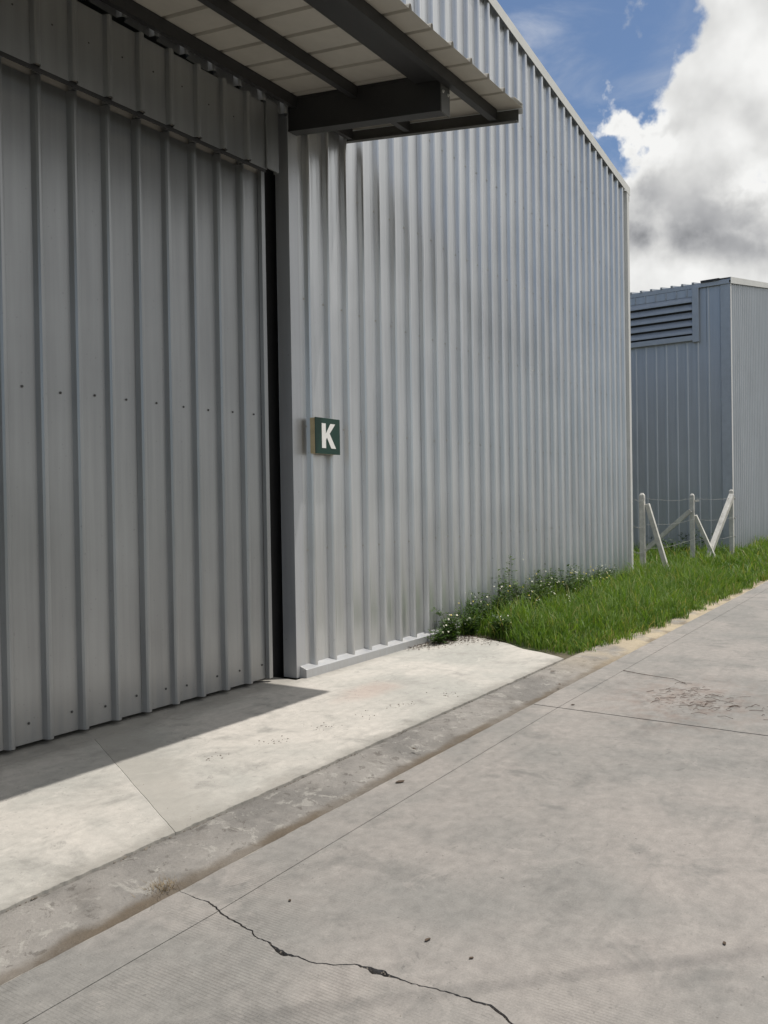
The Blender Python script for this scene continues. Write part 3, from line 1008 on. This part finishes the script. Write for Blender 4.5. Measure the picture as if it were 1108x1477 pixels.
letter_k(5.027, 1.798, 0.171, 0.197, -0.1052).build('letter', M_letter, SG)

# ------------------------------------------------------------------ second warehouse beyond the grass
W2 = tag(empty('warehouse', (20.6, 0.0, 0.0)), 'blue-grey corrugated warehouse with the louvred vent, standing beyond the grass and white fence posts', 'warehouse')
X2, Y2, EZ, G2 = 20.60, -0.18, 6.46, 0.19
left2 = lambda u, dd, v: (X2 - dd, u, v)
rib2 = [0.05 - 0.033 + 0.2505 * i for i in range(0, 70)]
LY0, LY1 = 0.64, 3.60
e2 = [Y2 + 0.20] + [0.017 + 0.2505 * (1 + 4 * i) - 0.003 for i in range(0, 16)]
for a, b in zip(e2, e2[1:]):
    sheet(a + 0.001, b - 0.001, rib2, left2, 0.02, EZ + 0.03, d=0.013, wb=0.026, wc=0.020, dz=rnd.uniform(-0.001, 0.001)).build('wall_panel', M_far, W2)
fr2 = lambda u, dd, v: (u, Y2 - dd, v)
rz2 = lambda x: EZ + G2 * (min(x, 2 * 32.6 - x) - X2)
r3 = [20.72 + 0.25 * i for i in range(0, 97)]
xs = [X2 + 0.02] + [20.72 + 1.0 * i - 0.006 for i in range(1, 24)] + [44.6]
for a, b in zip(xs, xs[1:]):
    sheet(a + 0.0008, b - 0.0008, r3, fr2, 0.02, (lambda u: rz2(u) + 0.04), d=0.03, dz=rnd.uniform(-0.001, 0.001)).build('wall_panel', M_far, W2)
ct = MB()
ct.box((X2 - 0.036, Y2 - 0.036, 0.0), (X2 - 0.033, Y2 + 0.19, EZ + 0.02))
ct.box((X2 - 0.0325, Y2 + 0.186, 0.0), (X2 + 0.0, Y2 + 0.19, EZ + 0.02))
ct.build('corner_trim', M_fartrim, W2)
ct = MB()
ct.box((X2 - 0.040, Y2 - 0.040, 0.0), (X2 + 0.075, Y2 - 0.0365, EZ + 0.03))
ct.build('corner_trim', M_rake, W2)
ef = MB()
ef.box((X2 - 0.072, Y2 - 0.02, EZ - 0.005), (X2 - 0.040, 16.4, EZ + 0.085))
ef.build('eave_flashing', M_fartrim, W2)
rf = MB()
for x0, x1 in ((X2 - 0.06, 32.6), (32.6, 44.66)):
    v = []
    for y in (Y2 - 0.05, 16.4):
        for x in (x0, x1):
            zz = rz2(x)
            v += [(x, y, zz + 0.115), (x, y, zz + 0.088)]
    b_ = len(rf.v)
    rf.v += v
    rf.f += [tuple(b_ + i for i in q) for q in ((0, 2, 6, 4), (1, 5, 7, 3), (0, 1, 3, 2), (4, 6, 7, 5), (2, 3, 7, 6), (0, 4, 5, 1))]
roof2 = rf.build('roof', M_far, W2)
rr2 = MB()
for i in range(64):
    y = 0.12 + 0.25 * i
    rr2.bar((X2 - 0.10, y, rz2(X2 - 0.1) + 0.135), (32.5, y, rz2(32.5) + 0.135), 0.05, 0.042)
tag(rr2.build('roof_rib', M_fartrim, roof2), kind='stuff')
rk2 = MB()
for x0, x1 in ((X2 - 0.075, 32.6), (32.6, 44.7)):
    b_ = len(rk2.v)
    for x in (x0, x1):
        zz = rz2(x)
        rk2.v += [(x, Y2 - 0.060, zz + 0.0), (x, Y2 - 0.060, zz + 0.150), (x, Y2 + 0.20, zz + 0.155), (x, Y2 + 0.20, zz + 0.145), (x, Y2 - 0.052, zz + 0.140), (x, Y2 - 0.052, zz + 0.0)]
    for q in range(6):
        k_ = (q + 1) % 6
        rk2.f.append((b_ + q, b_ + k_, b_ + 6 + k_, b_ + 6 + q))
    rk2.f += [tuple(b_ + i for i in range(6)), tuple(b_ + 6 + i for i in reversed(range(6)))]
rk2.build('rake_flashing', M_rake, W2)
cp = MB()
cp.box((X2 - 0.11, Y2 + 0.205, EZ + 0.118), (X2 + 0.5, Y2 + 0.62, EZ + 0.165), lambda x, y, z: (x, y, z + G2 * (x - X2)))
cp.build('roof_cap', M_steel, W2)
bk = MB()
bk.box((44.6, Y2, 0), (44.63, 16.3, EZ))
bk.box((X2, 16.3, 0), (44.6, 16.33, EZ))
bk.build('back_wall', M_far, W2)
# louvred vent: frame, blades and a dark panel behind, coloured as the shade inside
lf = MB()
lf.box((X2 - 0.115, LY0 - 0.15, 5.155), (X2 - 0.032, LY0, EZ + 0.0))
lv = lf.build('louvre_vent', M_fartrim, W2)
MB().box((X2 - 0.115, LY1, 5.155), (X2 - 0.032, LY1 + 0.15, EZ)).build('jamb', M_fartrim, lv)
lb = MB()
lb.box((X2 - 0.040, LY0 + 0.001, 5.24), (X2 - 0.0325, LY1 - 0.001, 6.27))
lb.build('vent_shade_panel', M_dark, lv)
bb = MB()
bb.box((X2 - 0.110, LY0 + 0.001, 5.195), (X2 - 0.0405, LY1 - 0.001, 5.32))
bb.build('sill', M_fartrim, lv, 0.004)
ub = MB()
ub.box((X2 - 0.060, LY0 + 0.001, 6.272), (X2 - 0.0405, LY1 - 0.001, EZ - 0.01))
ub.build('top_panel', M_far, lv)
for i in range(12):
    y = LY0 + 0.12 + 0.2505 * i
    if y < LY1 - 0.05:
        MB().box((X2 - 0.088, y, 6.29), (X2 - 0.0605, y + 0.03, EZ - 0.012)).build('top_rib', M_fartrim, lv)
for i in range(5):
    z1 = 6.275 - 0.190 * i
    s = MB()
    v = []
    for y in (LY0 + 0.002, LY1 - 0.002):
        v += [(X2 - 0.045, y, z1), (X2 - 0.112, y, z1 - 0.115), (X2 - 0.112, y, z1 - 0.150), (X2 - 0.106, y, z1 - 0.150), (X2 - 0.106, y, z1 - 0.118), (X2 - 0.041, y, z1 - 0.006)]
    s.v = v
    for q in range(6):
        k_ = (q + 1) % 6
        s.f.append((q, k_, 6 + k_, 6 + q))
    s.f += [tuple(range(6)), tuple(6 + i_ for i_ in reversed(range(6)))]
    s.build('slat', M_fartrim, lv)

# ------------------------------------------------------------------ fence with white concrete posts
FN = tag(empty('fence', (14.05, 0.04, 0)), 'barbed wire fence on leaning white concrete posts and struts in the grass', 'fence')


def post(x, y, z1, wd):
    p = MB()
    h = wd / 2
    p.box((x - h, y - h, -0.05), (x + h, y + h, z1 - 0.04))
    b = len(p.v)
    p.v += [(x - h, y - h, z1 - 0.0395), (x + h, y - h, z1 - 0.0395), (x + h, y + h, z1 - 0.0395), (x - h, y + h, z1 - 0.0395)]
    t_ = h * 0.45
    p.v += [(x - t_, y - t_, z1), (x + t_, y - t_, z1), (x + t_, y + t_, z1), (x - t_, y + t_, z1)]
    for q in ((0, 1, 5, 4), (1, 2, 6, 5), (2, 3, 7, 6), (3, 0, 4, 7), (4, 5, 6, 7), (0, 3, 2, 1)): p.f.append(tuple(b + i for i in q))
    p.build('post', M_conc_post, FN, 0.006)


PA, PB, PC = (14.05, 0.02), (18.05, 0.125), (19.40, -0.405)
post(*PA, 1.462, 0.085)
post(*PB, 1.460, 0.088)
post(*PC, 1.545, 0.088)
st = MB()
st.bar((14.09, -0.055, 1.27), (14.22, -0.385, -0.02), 0.075, 0.075, (0, 1, 0))
st.build('strut', M_conc_post, FN, 0.004)
st = MB()
st.bar((18.0, 0.145, 1.10), (18.02, 1.21, 0.15), 0.085, 0.085, (0, 1, 0))
st.build('strut', M_conc_post, FN, 0.004)
st = MB()
st.bar((18.08, 0.075, 0.99), (18.30, -0.30, -0.02), 0.075, 0.075, (0, 1, 0))
st.build('strut', M_conc_post, FN, 0.004)
st = MB()
st.bar((19.36, -0.425, 1.41), (18.10, -0.150, 0.02), 0.115, 0.105, (0, 1, 0))
st.build('strut', M_conc_post, FN, 0.004)
nb = MB()
nb.bar((18.08, 0.075, 1.30), (18.12, 0.0, 1.31), 0.05, 0.04)
nb.build('bracket', M_conc_post, FN)
for zz in (1.37, 0.92, 0.50):
    for (a, b) in (((13.24, -0.02), PA), (PA, PB), (PB, PC), (PC, (20.55, Y2 - 0.05))):
        wm = MB()
        q = []
        n = 14
        for i in range(n + 1):
            t_ = i / n
            q.append((a[0] + (b[0] - a[0]) * t_, a[1] + (b[1] - a[1]) * t_ - 0.055, zz - 0.05 * math.sin(math.pi * t_) + rnd.uniform(-0.006, 0.006)))
        wm.tube(q, 0.0022, 4)
        for i in range(1, n):
            for s_ in (-1, 1):
                x, y, z = q[i]
                wm.bar((x, y, z - 0.014), (x + 0.008 * s_, y + 0.008 * s_, z + 0.014), 0.0025, 0.0025)
        wm.build('wire', M_wire, FN)

# overhead service cable from the gable to a pole across the road (throws the soft line over the road)
pl = tag(empty('utility_pole', (8.4, -9.75, 0)), 'grey concrete pole across the road carrying the service cable', 'pole')
p = MB()
p.tube([(8.4, -9.75, -0.1), (8.4, -9.75, 4.0), (8.4, -9.75, 8.0)], [0.13, 0.11, 0.09], 12)
p.build('shaft', M_pole, pl)
MB().bar((7.9, -10.1, 7.55), (8.9, -9.4, 7.55), 0.08, 0.1).build('crossarm', M_pole, pl)
oc = MB()
q = []
A_, B_ = Vector((-1.12, -0.06, 6.95)), Vector((8.36, -9.66, 7.5))
for i in range(31):
    t_ = i / 30
    v = A_.lerp(B_, t_)
    v.z -= 0.5 * math.sin(math.pi * t_)
    q.append(tuple(v))
oc.tube(q, 0.0062, 6)
tag(oc.build('cable', M_rubber), 'thin black service cable strung from the gable to the pole across the road', 'cable')

# ------------------------------------------------------------------ grass, weeds, litter
rs = np.random.RandomState(11)
BX = [6.6, 6.73, 7.18, 7.9, 8.5, 9.9, 11.7, 14.3, 20.0, 40.0]
BY = [-1.42, -1.49, -1.60, -1.69, -1.735, -1.765, -1.80, -1.90, -2.05, -2.3]


def build_grass(name, n, xr, yr, hfun, wid, keep, seed):
    r_ = np.random.RandomState(seed)
    x = r_.uniform(*xr, n)
    y = r_.uniform(*yr, n)
    # blades gather in tufts
    tx = r_.uniform(*xr, n // 18 + 1)
    ty = r_.uniform(*yr, n // 18 + 1)
    ti = r_.randint(0, len(tx), n)
    use = r_.rand(n) < 0.72
    sig = 0.035
    x = np.where(use, tx[ti] + r_.normal(0, sig, n), x)
    y = np.where(use, ty[ti] + r_.normal(0, sig, n), y)
    tuft_h = (0.45 + 1.15 * r_.rand(len(tx)) ** 1.8)[ti]
    ok = keep(x, y, r_)
    x, y, ti, use, tuft_h = x[ok], y[ok], ti[ok], use[ok], tuft_h[ok]
    n = len(x)
    h = hfun(x, y) * np.where(use, tuft_h, 0.8) * r_.uniform(0.55, 1.25, n)
    cx = np.where(use, x - tx[ti], 0.0)
    cy = np.where(use, y - ty[ti], 0.0)
    ang = np.where(r_.rand(n) < 0.6, np.arctan2(cy, cx + 1e-6) + r_.normal(0, 0.7, n), r_.uniform(0, 2 * np.pi, n))
    lean = np.abs(r_.normal(0.35, 0.28, n)) * h
    droop = r_.uniform(0.05, 0.9, n)
    dx, dy = np.cos(ang), np.sin(ang)
    face = ang + np.pi / 2 + r_.normal(0, 0.5, n)
    sx, sy = np.cos(face) * wid, np.sin(face) * wid
    wv = r_.uniform(0.6, 1.3, n)
    sx, sy = sx * wv, sy * wv
    V = np.zeros((n, 7, 3), np.float32)
    for k, (t, wk) in enumerate(((0.0, 0.8), (0.42, 1.0), (0.78, 0.7))):
        l = lean * (t ** 1.7)
        z = h * (t - droop * 0.30 * t ** 3)
        V[:, 2 * k, 0], V[:, 2 * k, 1], V[:, 2 * k, 2] = x + dx * l - sx * wk, y + dy * l - sy * wk, z
        V[:, 2 * k + 1, 0], V[:, 2 * k + 1, 1], V[:, 2 * k + 1, 2] = x + dx * l + sx * wk, y + dy * l + sy * wk, z
    V[:, 6, 0], V[:, 6, 1], V[:, 6, 2] = x + dx * lean * 1.15, y + dy * lean * 1.15, h * (1 - droop * 0.38)
    V[:, :, 2] -= 0.02
    base = (np.arange(n) * 7)[:, None]
    Q = np.concatenate([base + np.array([[0, 1, 3, 2]]), base + np.array([[2, 3, 5, 4]])], 0)
    T = base + np.array([[4, 5, 6]])
    me = bpy.data.meshes.new(name)
    me.vertices.add(n * 7)
    me.vertices.foreach_set('co', V.reshape(-1))
    me.loops.add(Q.size + T.size)
    me.loops.foreach_set('vertex_index', np.concatenate([Q.reshape(-1), T.reshape(-1)]).astype(np.int32))
    npoly = len(Q) + len(T)
    me.polygons.add(npoly)
    ls = np.concatenate([np.arange(len(Q)) * 4, Q.size + np.arange(len(T)) * 3]).astype(np.int32)
    me.polygons.foreach_set('loop_start', ls)
    me.polygons.foreach_set('use_smooth', np.ones(npoly, bool))
    at = me.attributes.new('tint', 'FLOAT', 'POINT')
    at.data.foreach_set('value', np.repeat(r_.rand(n).astype(np.float32), 7))
    me.update(calc_edges=True)
    me.materials.append(M_grass)
    o = bpy.data.objects.new(name, me)
    COL.objects.link(o)
    return o


def keep_near(x, y, r_):
    by = np.interp(x, BX, BY) + 0.03 * np.sin(x * 9.0) + 0.02 * np.sin(x * 23.0)
    lx = np.interp(y, [-1.5, -1.25, -0.83, -0.36, -0.05], [6.74, 6.82, 7.02, 7.25, 7.05])
    fade = np.clip((x - lx) / 0.30, 0, 1) ** 0.6
    fade *= np.clip((y - by + 0.05 * np.sin(x * 3.7 + 1.0) * np.sin(x * 11.0)) / 0.22, 0, 1) ** 0.8
    fade *= 0.55 + 0.45 * (np.sin(x * 4.3 + 2 * np.sin(y * 5.0)) * np.sin(y * 6.7 + x * 2.0) > -0.45)
    inside = (y < -0.06) | (x > XE + 0.05)
    return (r_.rand(len(x)) < fade) & inside


def h_near(x, y):
    by = np.interp(x, BX, BY)
    e = np.clip((y - by) / 0.45, 0.0, 1.0)
    lx = np.clip((x - 6.75) / 0.8, 0, 1)
    n_ = (np.sin(x * 2.1 + 1.3 * np.sin(y * 3)) * 0.5 + 0.5) * 0.6 + 0.6 * (np.sin(x * 6.3 + 2 * np.sin(y * 7.0)) * np.sin(y * 5.1 + x) * 0.5 + 0.5)
    return (0.10 + 0.13 * e) * (0.55 + 0.45 * lx) * (0.75 + 0.5 * n_)


ga = build_grass('grass', 100000, (6.6, 13.6), (-1.95, -0.02), h_near, 0.0035, keep_near, 3)
tag(ga, 'lush green grass growing along the wall beside the road', 'grass', kind='stuff')


def keep_far(x, y, r_):
    by = np.interp(x, BX, BY) + 0.05 * np.sin(x * 5.0)
    return (y > by) & ~((y > Y2 - 0.07) & (x > X2 - 0.1)) & ~((x < XE + 0.05) & (y > 0)) & (r_.rand(len(x)) < np.clip((y - by) / 0.2, 0, 1))


gb = build_grass('grass', 95000, (13.3, 30.0), (-2.3, 5.0), lambda x, y: 0.24 + 0.05 * np.sin(x * 1.7 + y), 0.0065, keep_far, 4)
tag(gb, 'green grass between the two warehouses around the fence posts', 'grass', kind='stuff')


def weed(x, y, h, seed, mat=M_weed, flowers=6, spread=1.0, name='weed', leaf=0.046):
    r_ = random.Random(seed)
    root = empty(name, (x, y, 0))
    st, lf, fl = MB(), MB(), MB()
    nstem = r_.randint(6, 9)
    for s in range(nstem):
        a = r_.uniform(0, 2 * math.pi)
        sp = r_.uniform(0.08, 0.60) * max(h, 0.25) * spread * 1.3
        hh = h * r_.uniform(0.62, 1.0)
        pts = []
        for i in range(7):
            t = i / 6
            pts.append(Vector((x + math.cos(a) * sp * t ** 1.4 + 0.01 * math.sin(t * 7 + s), y + math.sin(a) * sp * 0.6 * t ** 1.4, -0.02 + hh * t)))
        st.tube([tuple(p) for p in pts], [0.0045 * (1 - 0.65 * i / 6) for i in range(7)], 4)
        nl = int(14 + hh * 75)
        for k in range(nl):
            t = r_.uniform(0.12, 1.0)
            i = min(5, int(t * 6))
            p = pts[i].lerp(pts[i + 1], t * 6 - i)
            b = r_.uniform(0, 2 * math.pi)
            L = leaf * r_.uniform(0.6, 1.5) * (1.25 - 0.6 * t)
            off = r_.uniform(0.0, 0.05) * spread
            d_ = Vector((math.cos(b), math.sin(b), r_.uniform(-0.2, 0.7))).normalized()
            s_ = d_.cross(Vector((r_.uniform(-.4, .4), r_.uniform(-.4, .4), 1))).normalized()
            q = p + d_ * off
            n_ = s_.cross(d_)
            w_ = L * 0.34
            lf.face([q, q + d_ * L * 0.45 + s_ * w_ + n_ * L * .1, q + d_ * L, q + d_ * L * 0.45 - s_ * w_ + n_ * L * .1])
    for k in range(flowers):
        px, py, pz = x + r_.gauss(0, 0.10 * h / 0.4 + 0.02), y - abs(r_.gauss(0, 0.06)), h * r_.uniform(0.5, 1.05)
        rr = r_.uniform(0.006, 0.011)
        nrm = Vector((r_.uniform(-.6, .2), r_.uniform(-1, -.2), r_.uniform(.3, 1))).normalized()
        fl.dome((px, py, pz), nrm, rr, 0.5, 7)
    st.build('stem', M_stem, root)
    lf.build('foliage', mat, root)
    if flowers: tag(fl.build('flower', M_petaly if seed % 3 == 0 else M_petal, root), kind='stuff')
    return root


wr = random.Random(5)
spots = []
for x in np.arange(6.66, 12.0, 0.19):
    h = float(np.interp(x, [6.6, 7.0, 7.5, 8.3, 8.9, 9.6, 10.4, 11.2, 12.8], [0.13, 0.30, 0.46, 0.58, 0.46, 0.57, 0.55, 0.42, 0.32]))
    spots.append((x + wr.uniform(-.06, .06), -wr.uniform(0.07, 0.22), h * wr.uniform(0.7, 1.12)))
for k in range(9):
    x = wr.uniform(7.1, 11.0)
    spots.append((x, -wr.uniform(0.22, 0.55), wr.uniform(0.18, 0.33)))
tall = min(range(len(spots)), key=lambda i: abs(spots[i][0] - 8.42))
for i, (x, y, h) in enumerate(spots):
    if i == tall: h = 0.80
    o = weed(x, y, h, 100 + i, flowers=wr.randint(2, 5))
    if i == tall: tag(o, 'tallest thin weed standing above the others against the corrugated wall', 'weed', 'flowering weeds along the wall')
    elif i == 0: tag(o, 'smallest leafy weed at the left end, where the base flashing vanishes', 'weed', 'flowering weeds along the wall')
    elif h >= 0.36: tag(o, 'tall leafy weed with small pale flowers growing against the corrugated wall', 'weed', 'flowering weeds along the wall')
    else: tag(o, 'low leafy weed with small pale flowers in the grass near the corrugated wall', 'weed', 'flowering weeds along the wall')
for (x, y, h) in ((19.55, 0.75, 0.62), ):
    o = weed(x, y, h, 900, M_bush, 0, 2.6, 'bush', 0.085)
    tag(o, 'dark leafy bush in front of the blue-grey wall behind the fence posts', 'bush')

# dry tuft in the gutter at the end of the crack
tf = MB()
for k in range(230):
    a = wr.uniform(0, 2 * math.pi)
    x, y = 1.935 + wr.gauss(0, 0.030), -1.790 + wr.gauss(0, 0.022)
    h = wr.uniform(0.010, 0.045)
    l = wr.uniform(0.01, 0.06)
    q_ = wr.uniform(0.0008, 0.0020)
    tf.face([(x - q_, y, -0.035), (x + q_, y, -0.035), (x + math.cos(a) * l, y + math.sin(a) * l, -0.035 + h)])
tag(tf.build('grass_tuft', M_straw), 'dry straw-coloured grass tuft in the gutter where the road crack begins', 'grass tuft')


def pebble(mb, x, y, z, r, r_):
    n = 6
    b = len(mb.v)
    ax = r_.uniform(0.6, 1.0)
    rot = r_.uniform(0, 3.1)
    for lev, (kr, kz) in enumerate(((0.75, 0.0), (1.0, 0.35), (0.6, 0.75))):
        for k in range(n):
            a = 2 * math.pi * k / n + rot
            rr = r * kr * r_.uniform(0.8, 1.15)
            mb.v.append((x + rr * math.cos(a), y + rr * ax * math.sin(a), z + r * kz * 0.8))
    for l in range(2):
        for k in range(n):
            a, c_ = b + l * n + k, b + l * n + (k + 1) % n
            mb.f.append((a, c_, c_ + n, a + n))
    mb.f.append(tuple(b + 2 * n + k for k in range(n)))
    mb.f.append(tuple(b + k for k in reversed(range(n))))


gr = MB()
for k in range(1500):
    x = wr.uniform(0.9, 7.0) ** 1.0
    c_ = noise.noise(Vector((x * 2.0, 7.7, 0)))
    if wr.random() > 0.45 + 0.9 * c_: continue
    y = -1.80 + wr.gauss(0, 0.035)
    if wr.random() < 0.25: y = wr.uniform(-1.86, -1.50)
    z = float(np.interp(-y, [1.5, 1.69, 1.83, 1.86], [-0.008, -0.024, -0.048, -0.04]))
    pebble(gr, x, y, z - 0.002, wr.choice([0.0025, 0.003, 0.004, 0.005, 0.008]), wr)
for k in range(110):
    x, y = wr.uniform(1.0, 8.0), wr.uniform(-4.6, -1.95)
    pebble(gr, x, y, -0.001, wr.choice([0.0012, 0.0016, 0.002, 0.003]), wr)
for k in range(120):
    x, y = wr.uniform(2.0, 6.4), wr.uniform(-1.45, -0.1)
    pebble(gr, x, y, -0.001, wr.choice([0.0015, 0.002, 0.003]), wr)
for k in range(260):
    t = wr.random()
    x, y = 2.95 + 2.2 * t + wr.gauss(0, 0.05), -0.62 - 0.42 * t + wr.gauss(0, 0.045) - 0.25
    if wr.random() < 0.5 + 0.5 * math.sin(x * 17): pebble(gr, x, y, -0.0006, wr.choice([0.0018, 0.0025, 0.004, 0.006]) , wr)
for k in range(420):
    y = wr.uniform(-3.4, -1.92)
    pebble(gr, crack_line(y) + wr.gauss(0.004, 0.010), y, -0.004, wr.choice([0.0012, 0.0016, 0.0022, 0.0035]), wr)
for k in range(160):
    y = wr.uniform(-4.2, -2.0)
    pebble(gr, XJ + wr.gauss(0, 0.02), y, -0.003, wr.choice([0.0015, 0.002, 0.003, 0.005]), wr)
for k in range(700):
    x = wr.uniform(0.9, 6.4)
    if noise.noise(Vector((x * 3.1, 2.0, 0))) < -0.05: continue
    pebble(gr, x, -1.492 + wr.gauss(0, 0.010), -0.012, wr.choice([0.002, 0.003, 0.004, 0.007]), wr)
tag(gr.build('gravel', M_stone), 'loose grit and small stones lying in the gutter', 'gravel', kind='stuff')

# leaf litter and creeping stems at the tip of the grass
lt = MB()
for k in range(900):
    t = wr.random()
    x = 6.25 + 1.0 * t ** 0.6 + wr.gauss(0, 0.07)
    y = -0.04 - abs(wr.gauss(0, 0.10 + 0.35 * t))
    if y < -1.5: continue
    a = wr.uniform(0, 6.28)
    L, w_ = wr.uniform(0.010, 0.030), wr.uniform(0.003, 0.009)
    z = 0.003 + wr.uniform(0, 0.012)
    ca, sa = math.cos(a), math.sin(a)
    lt.face([(x, y, z), (x + ca * L / 2 - sa * w_, y + sa * L / 2 + ca * w_, z + wr.uniform(0, .008)), (x + ca * L, y + sa * L, z), (x + ca * L / 2 + sa * w_, y + sa * L / 2 - ca * w_, z + wr.uniform(0, .008))])
tag(lt.build('leaf_litter', M_leafdry), 'brown fallen leaves scattered on the pale slab at the grass edge', 'leaves', kind='stuff')

# twigs and dirt swept together on the road
tw = MB()
for k in range(75):
    t = wr.random()
    if t < 0.55:
        x, y = 5.72 + wr.gauss(0, 0.16), -2.70 + wr.gauss(0, 0.13)
    else:
        x, y = 5.50 + wr.gauss(0, 0.10), -2.97 + wr.gauss(0, 0.16)
    a = wr.gauss(-0.9, 0.45)
    L = wr.uniform(0.02, 0.11)
    tw.tube([(x, y, 0.004), (x + math.cos(a) * L * .5, y + math.sin(a) * L * .5, 0.004 + wr.uniform(0, .012)), (x + math.cos(a + .08) * L, y + math.sin(a + .08) * L, 0.004)], wr.uniform(0.0006, 0.0017), 4)
tag(tw.build('twig_heap', M_wood), 'scatter of dark twigs lying together on the road', 'twigs', kind='stuff')
tw = MB()
tw.tube([(6.30, -2.08, 0.005), (6.22, -2.22, 0.010), (6.20, -2.36, 0.006), (6.17, -2.50, 0.008), (6.05, -2.62, 0.004)], [0.0024, 0.0024, 0.002, 0.0018, 0.0012], 5)
tag(tw.build('twig', M_wood), 'long thin bent twig lying alone on the road near the grass', 'twig')


def dry_leaf(x, y, r, seed):
    r_ = random.Random(seed)
    lfm = MB()
    a = r_.uniform(0, 6.28)
    n = 8
    pts = []
    for k in range(n):
        t = 2 * math.pi * k / n
        pts.append((r * math.cos(t) * r_.uniform(.8, 1.1), 0.5 * r * math.sin(t) * r_.uniform(.7, 1.2)))
    ca, sa = math.cos(a), math.sin(a)
    c0 = (x, y, 0.003)
    ring = [(x + px * ca - py * sa, y + px * sa + py * ca, 0.004 + r * 0.18 * abs(r_.gauss(0, .5)) + 0.06 * abs(py)) for px, py in pts]
    for k in range(n):
        lfm.face([c0, ring[k], ring[(k + 1) % n]])
        b = [(p_[0], p_[1], p_[2] - 0.0015) for p_ in (c0, ring[(k + 1) % n], ring[k])]
        lfm.face(b)
    o = lfm.build('dry_leaf', M_leafdry)
    return o


LV = [(2.109, -2.797, 0.012, 'small dark dry leaf lying on the road close to the widest part of the crack'),
      (2.093, -2.956, 0.008, 'tiny dark dry leaf lying on the road beside the lower end of the crack'),
      (2.071, -2.273, 0.009, 'tiny dry leaf lying on the road just right of where crack and saw cut cross'),
      (2.571, -3.563, 0.010, 'dry leaf lying on the road near the bottom right, within the soft cable shadow'),
      (3.245, -1.960, 0.026, 'largest dry leaf, lying flat on the road edge beside the gutter'),
      (3.728, -1.742, 0.014, 'dry leaf lying in the gutter beside the middle of the apron'),
      (5.080, -2.13, 0.016, 'dry leaf lying at the left end of the transverse road joint'),
      (6.0, -1.62, 0.026, 'dark dry leaf lying in the gutter at the front corner of the grass'),
      (5.6, -1.83, 0.018, 'dry leaf lying in the gutter a step before the grass corner')]
for i, (x, y, r, lb_) in enumerate(LV):
    tag(dry_leaf(x, y, r, 40 + i), lb_, 'leaf', 'dry leaves scattered on the road and gutter')
